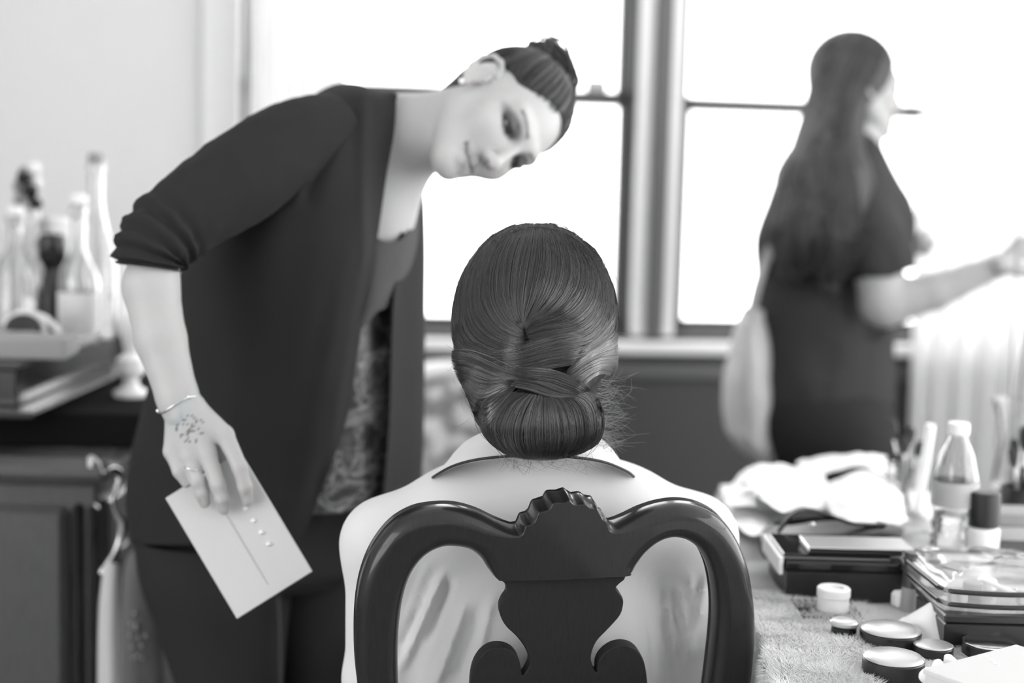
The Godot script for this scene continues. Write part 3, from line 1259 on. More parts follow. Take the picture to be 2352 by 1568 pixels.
func bride_robe(o: Node3D) -> void:
	var pr := []
	var c := func(a: Array, b: Array, ra: float, rb: float, k := 0.05): pr.append(cap(at(a[0], a[1], a[2]), at(b[0], b[1], b[2]), ra, rb, k))
	pr.append(ell(at(1225, 1400, 1.80), Vector3(0.165, 0.20, 0.105), Basis(), 0.05))
	pr.append(ell(at(1235, 1640, 1.84), Vector3(0.16, 0.20, 0.11), Basis(), 0.06))
	c.call([1235, 1118, 1.775], [1050, 1185, 1.765], 0.050, 0.050, 0.05)
	c.call([1235, 1118, 1.775], [1430, 1180, 1.79], 0.050, 0.050, 0.05)
	c.call([1050, 1190, 1.765], [890, 1245, 1.76], 0.052, 0.050, 0.05)
	c.call([1430, 1185, 1.79], [1588, 1235, 1.80], 0.052, 0.050, 0.05)
	c.call([888, 1250, 1.76], [872, 1560, 1.79], 0.0505, 0.043, 0.035)
	c.call([1590, 1240, 1.80], [1606, 1560, 1.84], 0.052, 0.046, 0.035)
	c.call([872, 1560, 1.79], [880, 1720, 1.83], 0.043, 0.042, 0.02)
	c.call([1606, 1560, 1.84], [1600, 1720, 1.88], 0.046, 0.042, 0.02)
	var hip := at(1235, 1850, 1.88)
	pr.append(ell(Vector3(hip.x, 0.60, hip.z), Vector3(0.18, 0.13, 0.13), Basis(), 0.06))
	var cut_at := pr.size()
	var mb := MB.new()
	soft(mb, pr, 0.006)
	var ridges := [
		[1012, 1330, 925, 1530, 9.0, 0.012], [1032, 1335, 985, 1470, 11.0, -0.011], [1064, 1400, 1000, 1580, 11.0, 0.012], [1095, 1400, 1045, 1580, 14.0, -0.006],
		[1130, 1370, 1085, 1570, 10.0, 0.006], [985, 1290, 935, 1420, 8.0, 0.003], [960, 1400, 925, 1480, 7.0, -0.004],
		[1530, 1350, 1556, 1590, 9.0, 0.006], [1512, 1420, 1525, 1480, 12.0, -0.004], [1556, 1345, 1584, 1500, 9.0, 0.005], [1542, 1370, 1566, 1450, 8.0, -0.004], [1578, 1310, 1600, 1400, 8.0, 0.004],
		[1626, 1310, 1566, 1570, 9.0, 0.006], [1606, 1330, 1588, 1450, 9.0, -0.004],
		[1495, 1430, 1505, 1590, 8.0, 0.005], [1190, 1080, 1330, 1083, 5.0, -0.0008], [1150, 1092, 1400, 1090, 5.0, 0.0008], [1240, 1220, 1240, 1420, 40.0, -0.004]]
	for i in mb.v.size():
		var s := seen(mb.v[i])
		if s.z < 1.82 and s.y > 1050:
			mb.v[i] += (CO - mb.v[i]).normalized() * fold(s, ridges)
	part("robe", mb, M.robe_jersey, o, "pale jersey robe")
	# skirt of the robe over the lap and knees
	mb = MB.new()
	var lap := []
	for sx: float in [-1.0, 1.0]:
		lap.append(cap(Vector3(hip.x + sx * 0.09, 0.56, hip.z), Vector3(hip.x + sx * 0.1, 0.55, hip.z - 0.46), 0.085, 0.065, 0.06))
		lap.append(cap(Vector3(hip.x + sx * 0.1, 0.55, hip.z - 0.46), Vector3(hip.x + sx * 0.1, 0.2, hip.z - 0.44), 0.065, 0.07, 0.06))
	soft(mb, lap, 0.014)
	part("robe_skirt", mb, M.robe_jersey, o)
	for sx: float in [-1.0, 1.0]:
		mb = MB.new()
		tube(mb, curve([Vector3(hip.x + sx * 0.1, 0.25, hip.z - 0.44), Vector3(hip.x + sx * 0.1, 0.06, hip.z - 0.43), Vector3(hip.x + sx * 0.1, 0.03, hip.z - 0.55)], 10), [0.035, 0.035, 0.03], 10)
		part("slipper", mb, M.white_paper, o)
	# folded collar with dark piping along its edge
	var low := [[978, 1112, 1.80], [990, 1100, 1.755], [1003, 1090, 1.72], [1040, 1070, 1.690], [1090, 1056, 1.674], [1160, 1048, 1.664], [1240, 1046, 1.663], [1320, 1050, 1.668], [1385, 1060, 1.684], [1430, 1077, 1.708], [1450, 1089, 1.735], [1466, 1106, 1.80]]
	var mid := [[1006, 1090, 1.82], [1016, 1076, 1.765], [1030, 1058, 1.73], [1058, 1040, 1.705], [1104, 1022, 1.690], [1166, 1014, 1.682], [1240, 1012, 1.681], [1316, 1014, 1.686], [1374, 1026, 1.700], [1414, 1046, 1.722], [1432, 1066, 1.752], [1444, 1090, 1.82]]
	var top := [[1040, 1066, 1.83], [1046, 1044, 1.78], [1060, 1024, 1.745], [1084, 1004, 1.722], [1120, 988, 1.706], [1172, 980, 1.700], [1240, 978, 1.699], [1308, 980, 1.704], [1358, 992, 1.716], [1388, 1012, 1.735], [1404, 1034, 1.765], [1414, 1066, 1.83]]
	var inn := []
	for p in top:
		inn.append([lerpf(p[0], 1235, 0.06), p[1] + 30, p[2] + 0.006])
	mb = MB.new()
	var g := seen_net([low, mid, top, inn], 60, 20)
	var nz := FastNoiseLite.new()
	nz.seed = 3
	nz.frequency = 9.0
	for r in g.size():
		for k in g[0].size():
			g[r][k] += Vector3(0, 1, 0.5) * 0.0025 * nz.get_noise_3dv(g[r][k])
	cloth(mb, g, 0.003)
	part("collar", mb, M.robe_jersey, o)
	mb = MB.new()
	var edge := []
	for p in low:
		edge.append([p[0], p[1], p[2] - 0.003])
	tube(mb, seen_curve(edge, 60), [0.0017], 8)
	part("collar_piping", mb, M.black_piping, o, "dark piping along the collar")


func bride_hair(o: Node3D) -> void:
	var pr := []
	var c := func(a: Array, b: Array, ra: float, rb: float, k := 0.02): pr.append(cap(at(a[0], a[1], a[2]), at(b[0], b[1], b[2]), ra, rb, k))
	pr.append(ell(at(1228, 738, 1.718), Vector3(0.0985, 0.1165, 0.110), Basis(), 0.03))
	pr.append(ell(at(1232, 905, 1.70), Vector3(0.070, 0.06, 0.065), Basis(), 0.03))
	c.call([1080, 808, 1.665], [1200, 822, 1.628], 0.022, 0.024, 0.02)
	c.call([1200, 822, 1.628], [1300, 818, 1.632], 0.024, 0.018, 0.02)
	c.call([1078, 838, 1.69], [1114, 880, 1.655], 0.019, 0.024, 0.012)
	c.call([1114, 880, 1.655], [1150, 940, 1.655], 0.024, 0.025, 0.012)
	c.call([1110, 872, 1.65], [1210, 868, 1.628], 0.020, 0.014, 0.012)
	c.call([1392, 700, 1.705], [1388, 770, 1.695], 0.010, 0.015, 0.012)
	c.call([1392, 775, 1.69], [1340, 830, 1.65], 0.016, 0.016, 0.010)
	c.call([1378, 826, 1.69], [1330, 862, 1.645], 0.021, 0.019, 0.010)
	c.call([1330, 862, 1.645], [1290, 880, 1.635], 0.020, 0.014, 0.010)
	c.call([1190, 872, 1.628], [1320, 884, 1.625], 0.013, 0.015, 0.008)
	c.call([1200, 895, 1.630], [1330, 902, 1.632], 0.012, 0.012, 0.010)
	pr.append(ell(at(1240, 968, 1.632), Vector3(0.0705, 0.0445, 0.040), Basis(), 0.012))
	sample_relief(pr)
	var mb := MB.new()
	soft(mb, pr, 0.005, 0.0028)
	var h := part("hair", mb, M.hair_mass, o, "dark brown hair pinned into a low twisted bun")
	# combed crown drawn together at the back
	var crown := guides([
		[[1100, 566], [1052, 660], [1040, 740], [1046, 800], [1100, 828], [1190, 836]],
		[[1120, 548], [1068, 640], [1056, 720], [1078, 784], [1140, 812], [1210, 816]],
		[[1142, 534], [1092, 620], [1082, 700], [1110, 758], [1160, 786], [1208, 792]],
		[[1168, 522], [1124, 600], [1116, 680], [1144, 735], [1180, 762], [1204, 770]],
		[[1196, 516], [1162, 590], [1156, 670], [1174, 725], [1192, 745], [1200, 756]],
		[[1222, 513], [1204, 590], [1192, 670], [1194, 720], [1198, 738], [1200, 750]],
		[[1246, 513], [1250, 590], [1236, 660], [1216, 712], [1206, 734], [1202, 748]],
		[[1270, 518], [1294, 590], [1284, 660], [1246, 712], [1216, 734], [1204, 750]],
		[[1296, 526], [1336, 600], [1330, 668], [1286, 718], [1232, 738], [1206, 756]],
		[[1322, 540], [1370, 620], [1368, 690], [1324, 738], [1256, 752], [1208, 768]],
		[[1346, 558], [1394, 640], [1396, 716], [1360, 772], [1290, 790], [1220, 790]],
		[[1368, 580], [1408, 660], [1412, 740], [1390, 800], [1330, 826], [1270, 832]]])
	mb = MB.new()
	lay_hair(mb, crown, 5200, {"bands": 90.0, "clump": 0.0030, "tone": 0.022, "stray": 1.4, "seed": 2, "n": 14})
	hair_part("combed_hair", mb, h)
	# over the brow of the skull, out to the outline
	var cap_g := guides([
		[[1040, 790, 0.0], [1039, 720], [1054, 650], [1080, 600]], [[1052, 660], [1080, 600], [1110, 560], [1140, 532]],
		[[1110, 556], [1150, 528], [1190, 514], [1230, 511]], [[1230, 511], [1270, 514], [1310, 528], [1345, 552]], [[1330, 540], [1370, 575], [1395, 620], [1410, 670]], [[1395, 620], [1410, 670], [1417, 730], [1417, 790]]])
	mb = MB.new()
	lay_hair(mb, cap_g, 500, {"bands": 20.0, "tone": 0.02, "stray": 2.5, "seed": 3})
	hair_part("outer_hair", mb, h)
	# the sides, combed back from the brow
	mb = MB.new()
	var hc := at(1228, 738, 1.718)
	for i in 1500:
		var sg := -1.0 if i % 2 else 1.0
		var f := rng.randf()
		var p0 := Vector3(sg * lerpf(0.15, 0.8, f), lerpf(0.95, 0.0, f), -lerpf(0.45, 0.75, f)).normalized()
		var p1 := Vector3(sg * lerpf(0.9, 0.98, f), lerpf(0.25, -0.45, f), lerpf(0.35, 0.12, f)).normalized()
		var tone := 0.012 + 0.022 * rng.randf()
		var out := 1.0 + 0.02 * rng.randf()
		var pts := []
		for k in 8:
			var q := p0.slerp(p1, k / 7.0) + Vector3(0, 0.05 * sin(k / 7.0 * PI), 0)
			pts.append(hc + q.normalized() * Vector3(0.0985, 0.1165, 0.110) * out)
		hair_line(mb, curve(pts, 12), 0.0004, tone)
	hair_part("side_hair", mb, h)
	# swept band under the gathering point
	var sweep := guides([
		[[1044, 770], [1090, 800], [1160, 802], [1240, 778], [1300, 764], [1346, 760]], [[1041, 784], [1096, 816], [1176, 818], [1250, 798], [1310, 784], [1352, 782]],
		[[1041, 798], [1106, 832], [1190, 836], [1262, 818], [1318, 808], [1350, 806]], [[1044, 810], [1116, 848], [1200, 852], [1272, 842], [1324, 834], [1348, 830]]])
	mb = MB.new()
	lay_hair(mb, sweep, 1300, {"bands": 26.0, "clump": 0.003, "tone": 0.02, "stray": 1.6, "seed": 4})
	hair_part("swept_hair", mb, h)
	# twisted rolls to either side
	var roll := guides([
		[[1037, 806], [1074, 802], [1130, 820], [1190, 848], [1250, 866]], [[1036, 818], [1072, 816], [1120, 836], [1176, 860], [1230, 874]],
		[[1037, 832], [1070, 836], [1110, 850], [1150, 866], [1196, 872]], [[1042, 848], [1074, 854], [1104, 866], [1130, 872], [1176, 868]],
		[[1050, 866], [1076, 880], [1100, 894], [1130, 890], [1180, 872]], [[1060, 884], [1080, 906], [1104, 920], [1134, 908], [1184, 878]],
		[[1070, 904], [1086, 932], [1108, 944], [1136, 926], [1186, 884]], [[1080, 924], [1092, 956], [1110, 966], [1134, 944], [1180, 894]], [[1088, 944], [1098, 974], [1114, 982], [1130, 960], [1170, 904]]])
	mb = MB.new()
	lay_hair(mb, roll, 1700, {"bands": 40.0, "clump": 0.0035, "tone": 0.035, "stray": 1.3, "seed": 5, "ragged": 0.6})
	hair_part("twisted_lock", mb, h)
	var right := guides([
		[[1417, 694], [1408, 720], [1390, 742], [1366, 766], [1330, 800]], [[1418, 716], [1412, 744], [1396, 766], [1370, 790], [1326, 822]],
		[[1418, 742], [1412, 770], [1392, 786], [1360, 806], [1316, 836]], [[1418, 770], [1404, 786], [1376, 800], [1340, 822], [1304, 850]],
		[[1420, 796], [1406, 800], [1376, 812], [1336, 834], [1300, 862]], [[1420, 822], [1410, 824], [1380, 826], [1342, 844], [1306, 872]],
		[[1418, 846], [1408, 844], [1384, 842], [1352, 856], [1318, 882]], [[1408, 866], [1400, 862], [1382, 858], [1360, 868], [1336, 892]]])
	mb = MB.new()
	lay_hair(mb, right, 1500, {"bands": 34.0, "clump": 0.0035, "tone": 0.04, "stray": 1.3, "seed": 6, "ragged": 0.6})
	hair_part("twisted_lock", mb, h)
	var cross := guides([
		[[1140, 842], [1206, 842], [1270, 850], [1324, 870], [1356, 896]], [[1160, 856], [1226, 860], [1276, 864], [1322, 882], [1346, 900]],
		[[1182, 872], [1224, 876], [1262, 890], [1296, 902], [1330, 902]], [[1172, 886], [1212, 894], [1248, 906], [1290, 912], [1334, 908]]])
	mb = MB.new()
	lay_hair(mb, cross, 800, {"bands": 22.0, "clump": 0.003, "lift": 0.0014, "tone": 0.035, "stray": 1.2, "seed": 7, "ragged": 0.5})
	hair_part("crossed_lock", mb, h)
	# the bun, combed outwards and under
	var bun := guides([
		[[1180, 900], [1130, 906], [1106, 930], [1100, 965], [1112, 1000], [1140, 1026]], [[1196, 902], [1150, 920], [1122, 954], [1118, 990], [1134, 1022], [1166, 1044]],
		[[1212, 904], [1180, 930], [1158, 970], [1156, 1008], [1172, 1036], [1196, 1052]], [[1230, 906], [1212, 938], [1200, 980], [1200, 1018], [1210, 1044], [1224, 1056]],
		[[1248, 906], [1244, 940], [1242, 984], [1244, 1022], [1248, 1046], [1250, 1057]], [[1266, 904], [1280, 936], [1288, 980], [1288, 1018], [1280, 1044], [1272, 1056]],
		[[1284, 902], [1318, 930], [1332, 972], [1330, 1012], [1314, 1038], [1296, 1052]], [[1302, 899], [1348, 918], [1366, 956], [1366, 998], [1348, 1028], [1322, 1046]], [[1318, 896], [1362, 904], [1384, 940], [1386, 984], [1374, 1016], [1346, 1036]]])
	mb = MB.new()
	lay_hair(mb, bun, 3000, {"bands": 60.0, "clump": 0.0032, "tone": 0.022, "stray": 1.4, "seed": 8, "ragged": 0.7})
	hair_part("bun", mb, h)
	# loose ends that catch the window light
	mb = MB.new()
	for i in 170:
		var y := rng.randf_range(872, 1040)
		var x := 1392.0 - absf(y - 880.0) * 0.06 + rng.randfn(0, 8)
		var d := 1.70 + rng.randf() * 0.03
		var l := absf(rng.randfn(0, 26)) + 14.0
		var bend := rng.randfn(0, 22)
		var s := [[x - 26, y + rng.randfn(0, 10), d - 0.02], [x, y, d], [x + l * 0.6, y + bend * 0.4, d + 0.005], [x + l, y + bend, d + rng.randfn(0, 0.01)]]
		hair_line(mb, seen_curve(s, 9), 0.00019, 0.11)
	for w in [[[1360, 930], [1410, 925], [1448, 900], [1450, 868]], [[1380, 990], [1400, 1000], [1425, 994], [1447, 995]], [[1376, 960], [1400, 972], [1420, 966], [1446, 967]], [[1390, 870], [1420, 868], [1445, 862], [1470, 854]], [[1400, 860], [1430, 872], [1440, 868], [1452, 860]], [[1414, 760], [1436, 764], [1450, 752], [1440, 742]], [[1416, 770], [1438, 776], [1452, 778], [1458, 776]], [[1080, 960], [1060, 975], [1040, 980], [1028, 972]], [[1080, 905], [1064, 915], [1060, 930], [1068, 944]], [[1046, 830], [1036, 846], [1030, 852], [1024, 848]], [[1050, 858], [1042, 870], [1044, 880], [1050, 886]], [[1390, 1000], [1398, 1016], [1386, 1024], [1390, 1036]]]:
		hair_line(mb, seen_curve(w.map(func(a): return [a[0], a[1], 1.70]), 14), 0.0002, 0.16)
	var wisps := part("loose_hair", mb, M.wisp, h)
	wisps.set_meta("kind", "stuff")
	mb = MB.new()
	for i in 90:      # fine hair along the outline
		var a := rng.randf_range(-2.9, -0.25)
		var x := 1228 + cos(a) * 190
		var y := 738 + sin(a) * 224
		var b := a + rng.randfn(0, 0.1) + 0.12
		hair_line(mb, seen_curve([[x, y, 1.71], [1228 + cos(b) * 192.5, 738 + sin(b) * 226.5, 1.71], [1228 + cos(b + 0.12) * 190, 738 + sin(b + 0.12) * 224, 1.71]], 6), 0.00014, 0.06)
	for i in 60:      # short hair below the bun
		var x := rng.randf_range(1130, 1360)
		var l := rng.randf_range(20, 55)
		hair_line(mb, seen_curve([[x, 1040, 1.60], [x + rng.randfn(0, 8), 1040 + l * 0.6, 1.645], [x + rng.randfn(0, 26), 1040 + l, 1.652]], 7), 0.00012, 0.05)
	hair_part("fine_hair", mb, h)


func hair_part(called: String, mb: MB, parent: Node3D, m := "dark_hair") -> void:
	var p := part(called, mb, M[m], parent)
	p.set_meta("kind", "stuff")


# ------------------------------------------------------------------ the make-up artist bending towards the bride
func ring(cx: float, cy: float, d: float, rx: float, rz: float, n := 12, turn := 0.0) -> Array:      # a level oval round a point
	var c := at(cx, cy, d)
	var x := Vector3(CB.x.x, 0, CB.x.z).normalized()
	var z := Vector3(CB.z.x, 0, CB.z.z).normalized()
	var out := []
	for i in n:
		var a := TAU * i / n + turn
		out.append(c + x * cos(a) * rx + z * sin(a) * rz)
	return out


func head_frame(px: float, py: float, d: float, up: Vector3, fwd: Vector3, s: float) -> Transform3D:      # up and forward in the camera's axes
	var u := (CB * up).normalized()
	var f := CB * fwd
	f = (f - u * f.dot(u)).normalized()
	return Transform3D(Basis(u.cross(f), u, f).scaled(Vector3.ONE * s), at(px, py, d))


func build_artist() -> void:
	var foot := at(600, 1568, 2.34)
	var o := thing("person", "smiling woman in black cardigan bending over, holding an envelope", "person", Vector3(foot.x, 0, foot.z))
	var ht := head_frame(1136, 275, 2.13, Vector3(0.93, 0.33, -0.14), Vector3(0.23, -0.63, 0.74), 1.0)
	var skin := MB.new()
	soft(skin, head_prims(ht), 0.0032)
	paint_head(skin, 0, ht, 0.43, 0.30, 0.05)
	var from := skin.v.size()
	var neck := [cap(ht * Vector3(0, -0.02, -0.025), at(905, 318, 2.19), 0.050, 0.056, 0.03), cap(ht * Vector3(0, -0.07, 0.01), at(905, 345, 2.16), 0.034, 0.05, 0.03),
		cap(at(905, 330, 2.19), at(842, 440, 2.20), 0.060, 0.074, 0.05), cap(at(842, 440, 2.20), at(800, 640, 2.24), 0.074, 0.092, 0.04), cap(at(800, 330, 2.14), at(876, 410, 2.28), 0.045, 0.040, 0.05)]
	soft(skin, neck, 0.007)
	# the forearm, then the hand with its fingers closed on the envelope
	soft(skin, [cap(at(358, 580, 1.89), at(347, 660, 1.88), 0.0330, 0.0365, 0.008), cap(at(347, 660, 1.88), at(369, 780, 1.87), 0.0365, 0.0330, 0.008), cap(at(369, 780, 1.87), at(407, 910, 1.86), 0.0330, 0.0268, 0.008), cap(at(407, 910, 1.86), at(420, 950, 1.857), 0.0268, 0.025, 0.008)], 0.0055)
	tint_all(skin, from, 0.43)
	from = skin.v.size()
	var fingers := [
		[[416, 935, 1.860], [395, 1036, 1.856], 0.019, 0.0115], [[418, 935, 1.858], [434, 1046, 1.850], 0.020, 0.0125], [[424, 935, 1.857], [476, 1040, 1.846], 0.020, 0.0125], [[432, 935, 1.858], [516, 998, 1.848], 0.020, 0.0122],
		[[395, 1036, 1.856], [412, 1082, 1.850], 0.0105, 0.0088], [[412, 1082, 1.850], [428, 1108, 1.852], 0.0088, 0.0072],
		[[434, 1046, 1.850], [454, 1104, 1.842], 0.0118, 0.0098], [[454, 1104, 1.842], [464, 1132, 1.844], 0.0098, 0.0090], [[464, 1132, 1.844], [470, 1154, 1.850], 0.0090, 0.0075],
		[[476, 1040, 1.846], [500, 1112, 1.838], 0.0118, 0.0098], [[500, 1112, 1.838], [509, 1144, 1.840], 0.0098, 0.0088], [[509, 1144, 1.840], [514, 1170, 1.849], 0.0088, 0.0074],
		[[516, 998, 1.848], [551, 1072, 1.838], 0.0118, 0.0098], [[551, 1072, 1.838], [563, 1118, 1.840], 0.0098, 0.0090], [[563, 1118, 1.840], [569, 1150, 1.849], 0.0090, 0.0074],
		[[440, 950, 1.868], [510, 1020, 1.885], 0.017, 0.0125], [[510, 1020, 1.885], [535, 1075, 1.884], 0.0125, 0.0105], [[535, 1075, 1.884], [548, 1120, 1.878], 0.0105, 0.0085]]
	var hand := []
	for i in fingers.size():
		var f: Array = fingers[i]
		hand.append(cap(at(f[0][0], f[0][1], f[0][2]), at(f[1][0], f[1][1], f[1][2]), f[2], f[3], 0.012 if i < 4 else 0.004))
	soft(skin, hand, 0.0028)
	var nz := FastNoiseLite.new()
	nz.frequency = 0.035
	nz.seed = 4
	for i in range(from, skin.v.size()):
		var s := seen(skin.v[i])
		var g := 0.43
		var ink := Vector2((s.x - 436) / 34.0, (s.y - 985) / 34.0).length()      # a small inked drawing on the back of the hand
		if ink < 1.0 and s.z < 1.86 and absf(nz.get_noise_2d(s.x, s.y)) < 0.10:
			g = 0.16
		for nail in [[470, 1152], [514, 1169], [569, 1149]]:
			if Vector2(s.x - nail[0], s.y - nail[1] + 3).length() < 9.0 and s.z < 1.846:
				g = 0.5
		skin.col[i] = Color(g, g, g)
	part("body", skin, M.skin, o, "skin of face, neck, forearm and hand")
	artist_hair(o, ht)
	artist_clothes(o)
	# jewellery
	var mb := MB.new()
	lathe(mb, [[0.0001, -0.0045], [0.0032, -0.0032], [0.0045, 0.0], [0.0032, 0.0032], [0.0001, 0.0045]], Transform3D(Basis(), ht * Vector3(-0.079, -0.036, -0.004)), 12)
	part("earring", mb, M.pearl, o)
	mb = MB.new()
	var rp := []
	var rc := at(411, 928, 1.858)
	for i in 16:
		var a := TAU * i / 16
		rp.append(rc + (CB.x * 0.98 + CB.y * 0.32).normalized() * cos(a) * 0.0285 + CB.z * sin(a) * 0.0275 + (CB.y * 0.98 - CB.x * 0.3) * 0.004 * sin(a * 2.0))
	tube(mb, curve(rp + [rp[0]], 48), [0.0011], 6, false)
	for i in [0, 2, 8, 9]:
		lathe(mb, [[0.0001, -0.003], [0.0025, -0.0018], [0.003, 0.0], [0.0025, 0.0018], [0.0001, 0.003]], Transform3D(Basis(), rp[i]), 8)
	part("bracelet", mb, M.silver, o)
	mb = MB.new()
	rp = []
	rc = at(444, 1076, 1.846)
	for i in 12:
		var a := TAU * i / 12
		rp.append(rc + CB.x * cos(a) * 0.0118 + CB.z * sin(a) * 0.0118 - CB.y * cos(a) * 0.003)
	tube(mb, curve(rp + [rp[0]], 30), [0.0014], 6, false)
	part("ring", mb, M.silver, o)
	# the envelope in her hand
	var c0 := [[385, 1150], [550, 1428], [712, 1305], [547, 1027]]
	var d0 := [1.868, 1.85, 1.858, 1.868]
	var q := []
	for i in 4:
		q.append(at(c0[i][0], c0[i][1], d0[i]))
	var ex: Vector3 = (q[1] - q[0]).normalized()
	var ey: Vector3 = (q[3] - q[0])
	ey = (ey - ex * ey.dot(ex)).normalized()
	var et := Transform3D(Basis(ex, ey, ex.cross(ey)), (q[0] + q[2]) / 2)
	var w: float = (q[1] - q[0]).length()
	var h: float = (q[3] - q[0]).length()
	var e := thing("envelope", "pale rectangular envelope held in the bending woman's hand", "envelope", et.origin)
	mb = MB.new()
	box(mb, et, Vector3(w, h, 0.003), 0.001)
	part("sheet", mb, M.paper, e)
	var near := 1.0 if et.basis.z.dot(CO - et.origin) > 0 else -1.0
	mb = MB.new()
	box(mb, et * Transform3D(Basis(), Vector3(0.01, 0.0, near * 0.0017)), Vector3(w * 0.72, 0.0022, 0.0008), 0.0003)
	part("printed_line", mb, mat("faint_print", 0.42, 0.8, 0.2), e)
	for p in [[565, 1168], [583, 1195], [601, 1222], [618, 1248]]:
		mb = MB.new()
		var r := at(p[0], p[1], 1.0) - CO
		var hit: Vector3 = CO + r * ((et.origin - CO).dot(et.basis.z) / r.dot(et.basis.z)) + et.basis.z * near * 0.002
		lathe(mb, [[0.0001, -0.003], [0.003, -0.002], [0.0042, 0.0], [0.003, 0.002], [0.0001, 0.003]], Transform3D(Basis(), hit), 12)
		part("pearl", mb, M.pearl, e)


func artist_hair(o: Node3D, t: Transform3D) -> void:
	var b := t.basis.orthonormalized()
	var pr := [ell(t * Vector3(0, 0.046, -0.026), Vector3(0.0775, 0.083, 0.097), b, 0.02), cap(t * Vector3(0, -0.01, -0.075), t * Vector3(0, -0.085, -0.062), 0.042, 0.024, 0.03),
		ell(t * Vector3(0, 0.004, 0.090), Vector3(0.084, 0.093, 0.064), b, 0.010, true), ell(t * Vector3(0.095, -0.005, 0.012), Vector3(0.045, 0.05, 0.045), b, 0.01, true), ell(t * Vector3(-0.095, -0.005, 0.012), Vector3(0.045, 0.05, 0.045), b, 0.01, true),
		cap(t * Vector3(0.09, -0.03, 0.0), t * Vector3(0.06, -0.10, 0.0), 0.035, 0.04, 0.01, true), cap(t * Vector3(-0.09, -0.03, 0.0), t * Vector3(-0.06, -0.10, 0.0), 0.035, 0.04, 0.01, true)]
	var mb := MB.new()
	soft(mb, pr, 0.005)
	var h := part("hair", mb, M.brown_hair_mass, o, "dark hair combed up into a topknot")
	# locks combed from the hairline up to the topknot
	var knot := Vector3(0.0, 0.112, -0.072)
	var locks := MB.new()
	for i in 210:
		var a := rng.randf_range(-PI, PI)
		var start := Vector3(sin(a) * 0.074, 0.062 - 0.095 * maxf(0.0, -cos(a)) + 0.0 * a, -0.02 + cos(a) * 0.078)
		if cos(a) > 0:
			start.y = 0.092 - 0.052 * absf(sin(a))
		start += Vector3(rng.randfn(0, 0.002), rng.randfn(0, 0.003), rng.randfn(0, 0.002))
		var pts := []
		for k in 8:
			var f := k / 7.0
			var p := start.lerp(knot, f)
			var c := Vector3(0, 0.046, -0.026)
			var v := (p - c) / Vector3(0.0775, 0.083, 0.097)
			var out := v / maxf(v.length(), 0.01) * Vector3(0.0785, 0.084, 0.098) * (1.0 + 0.01 * rng.randf())
			pts.append(t * (c + out))
		var g := rng.randf_range(0.02, 0.09)
		hair_line(locks, curve(pts, 12), rng.randf_range(0.0012, 0.0026), g)
	hair_part("combed_hair", locks, h, "soft_hair")
	var kn := MB.new()
	soft(kn, [ell(t * Vector3(0.0, 0.114, -0.078), Vector3(0.050, 0.044, 0.050), b, 0.01)], 0.005)
	var hk := part("topknot", kn, M.brown_hair_mass, h)
	var coil := MB.new()
	for i in 90:
		var ax := Vector3(rng.randfn(0, 0.35), 1, rng.randfn(0, 0.5)).normalized()
		var u := ax.cross(Vector3(0.3, 0.1, 1)).normalized()
		var w := ax.cross(u)
		var r := rng.randf_range(0.036, 0.058)
		var off := rng.randfn(0, 0.010)
		var a0 := rng.randf() * TAU
		var pts := []
		for k in 12:
			var a := a0 + k * 0.38
			pts.append(t * (Vector3(0.0, 0.114, -0.078) + ax * off + (u * cos(a) + w * sin(a)) * (r - absf(off) * 0.4)))
		hair_line(coil, curve(pts, 24), rng.randf_range(0.0014, 0.0034), rng.randf_range(0.02, 0.12))
	hair_part("coiled_lock", coil, hk, "soft_hair")


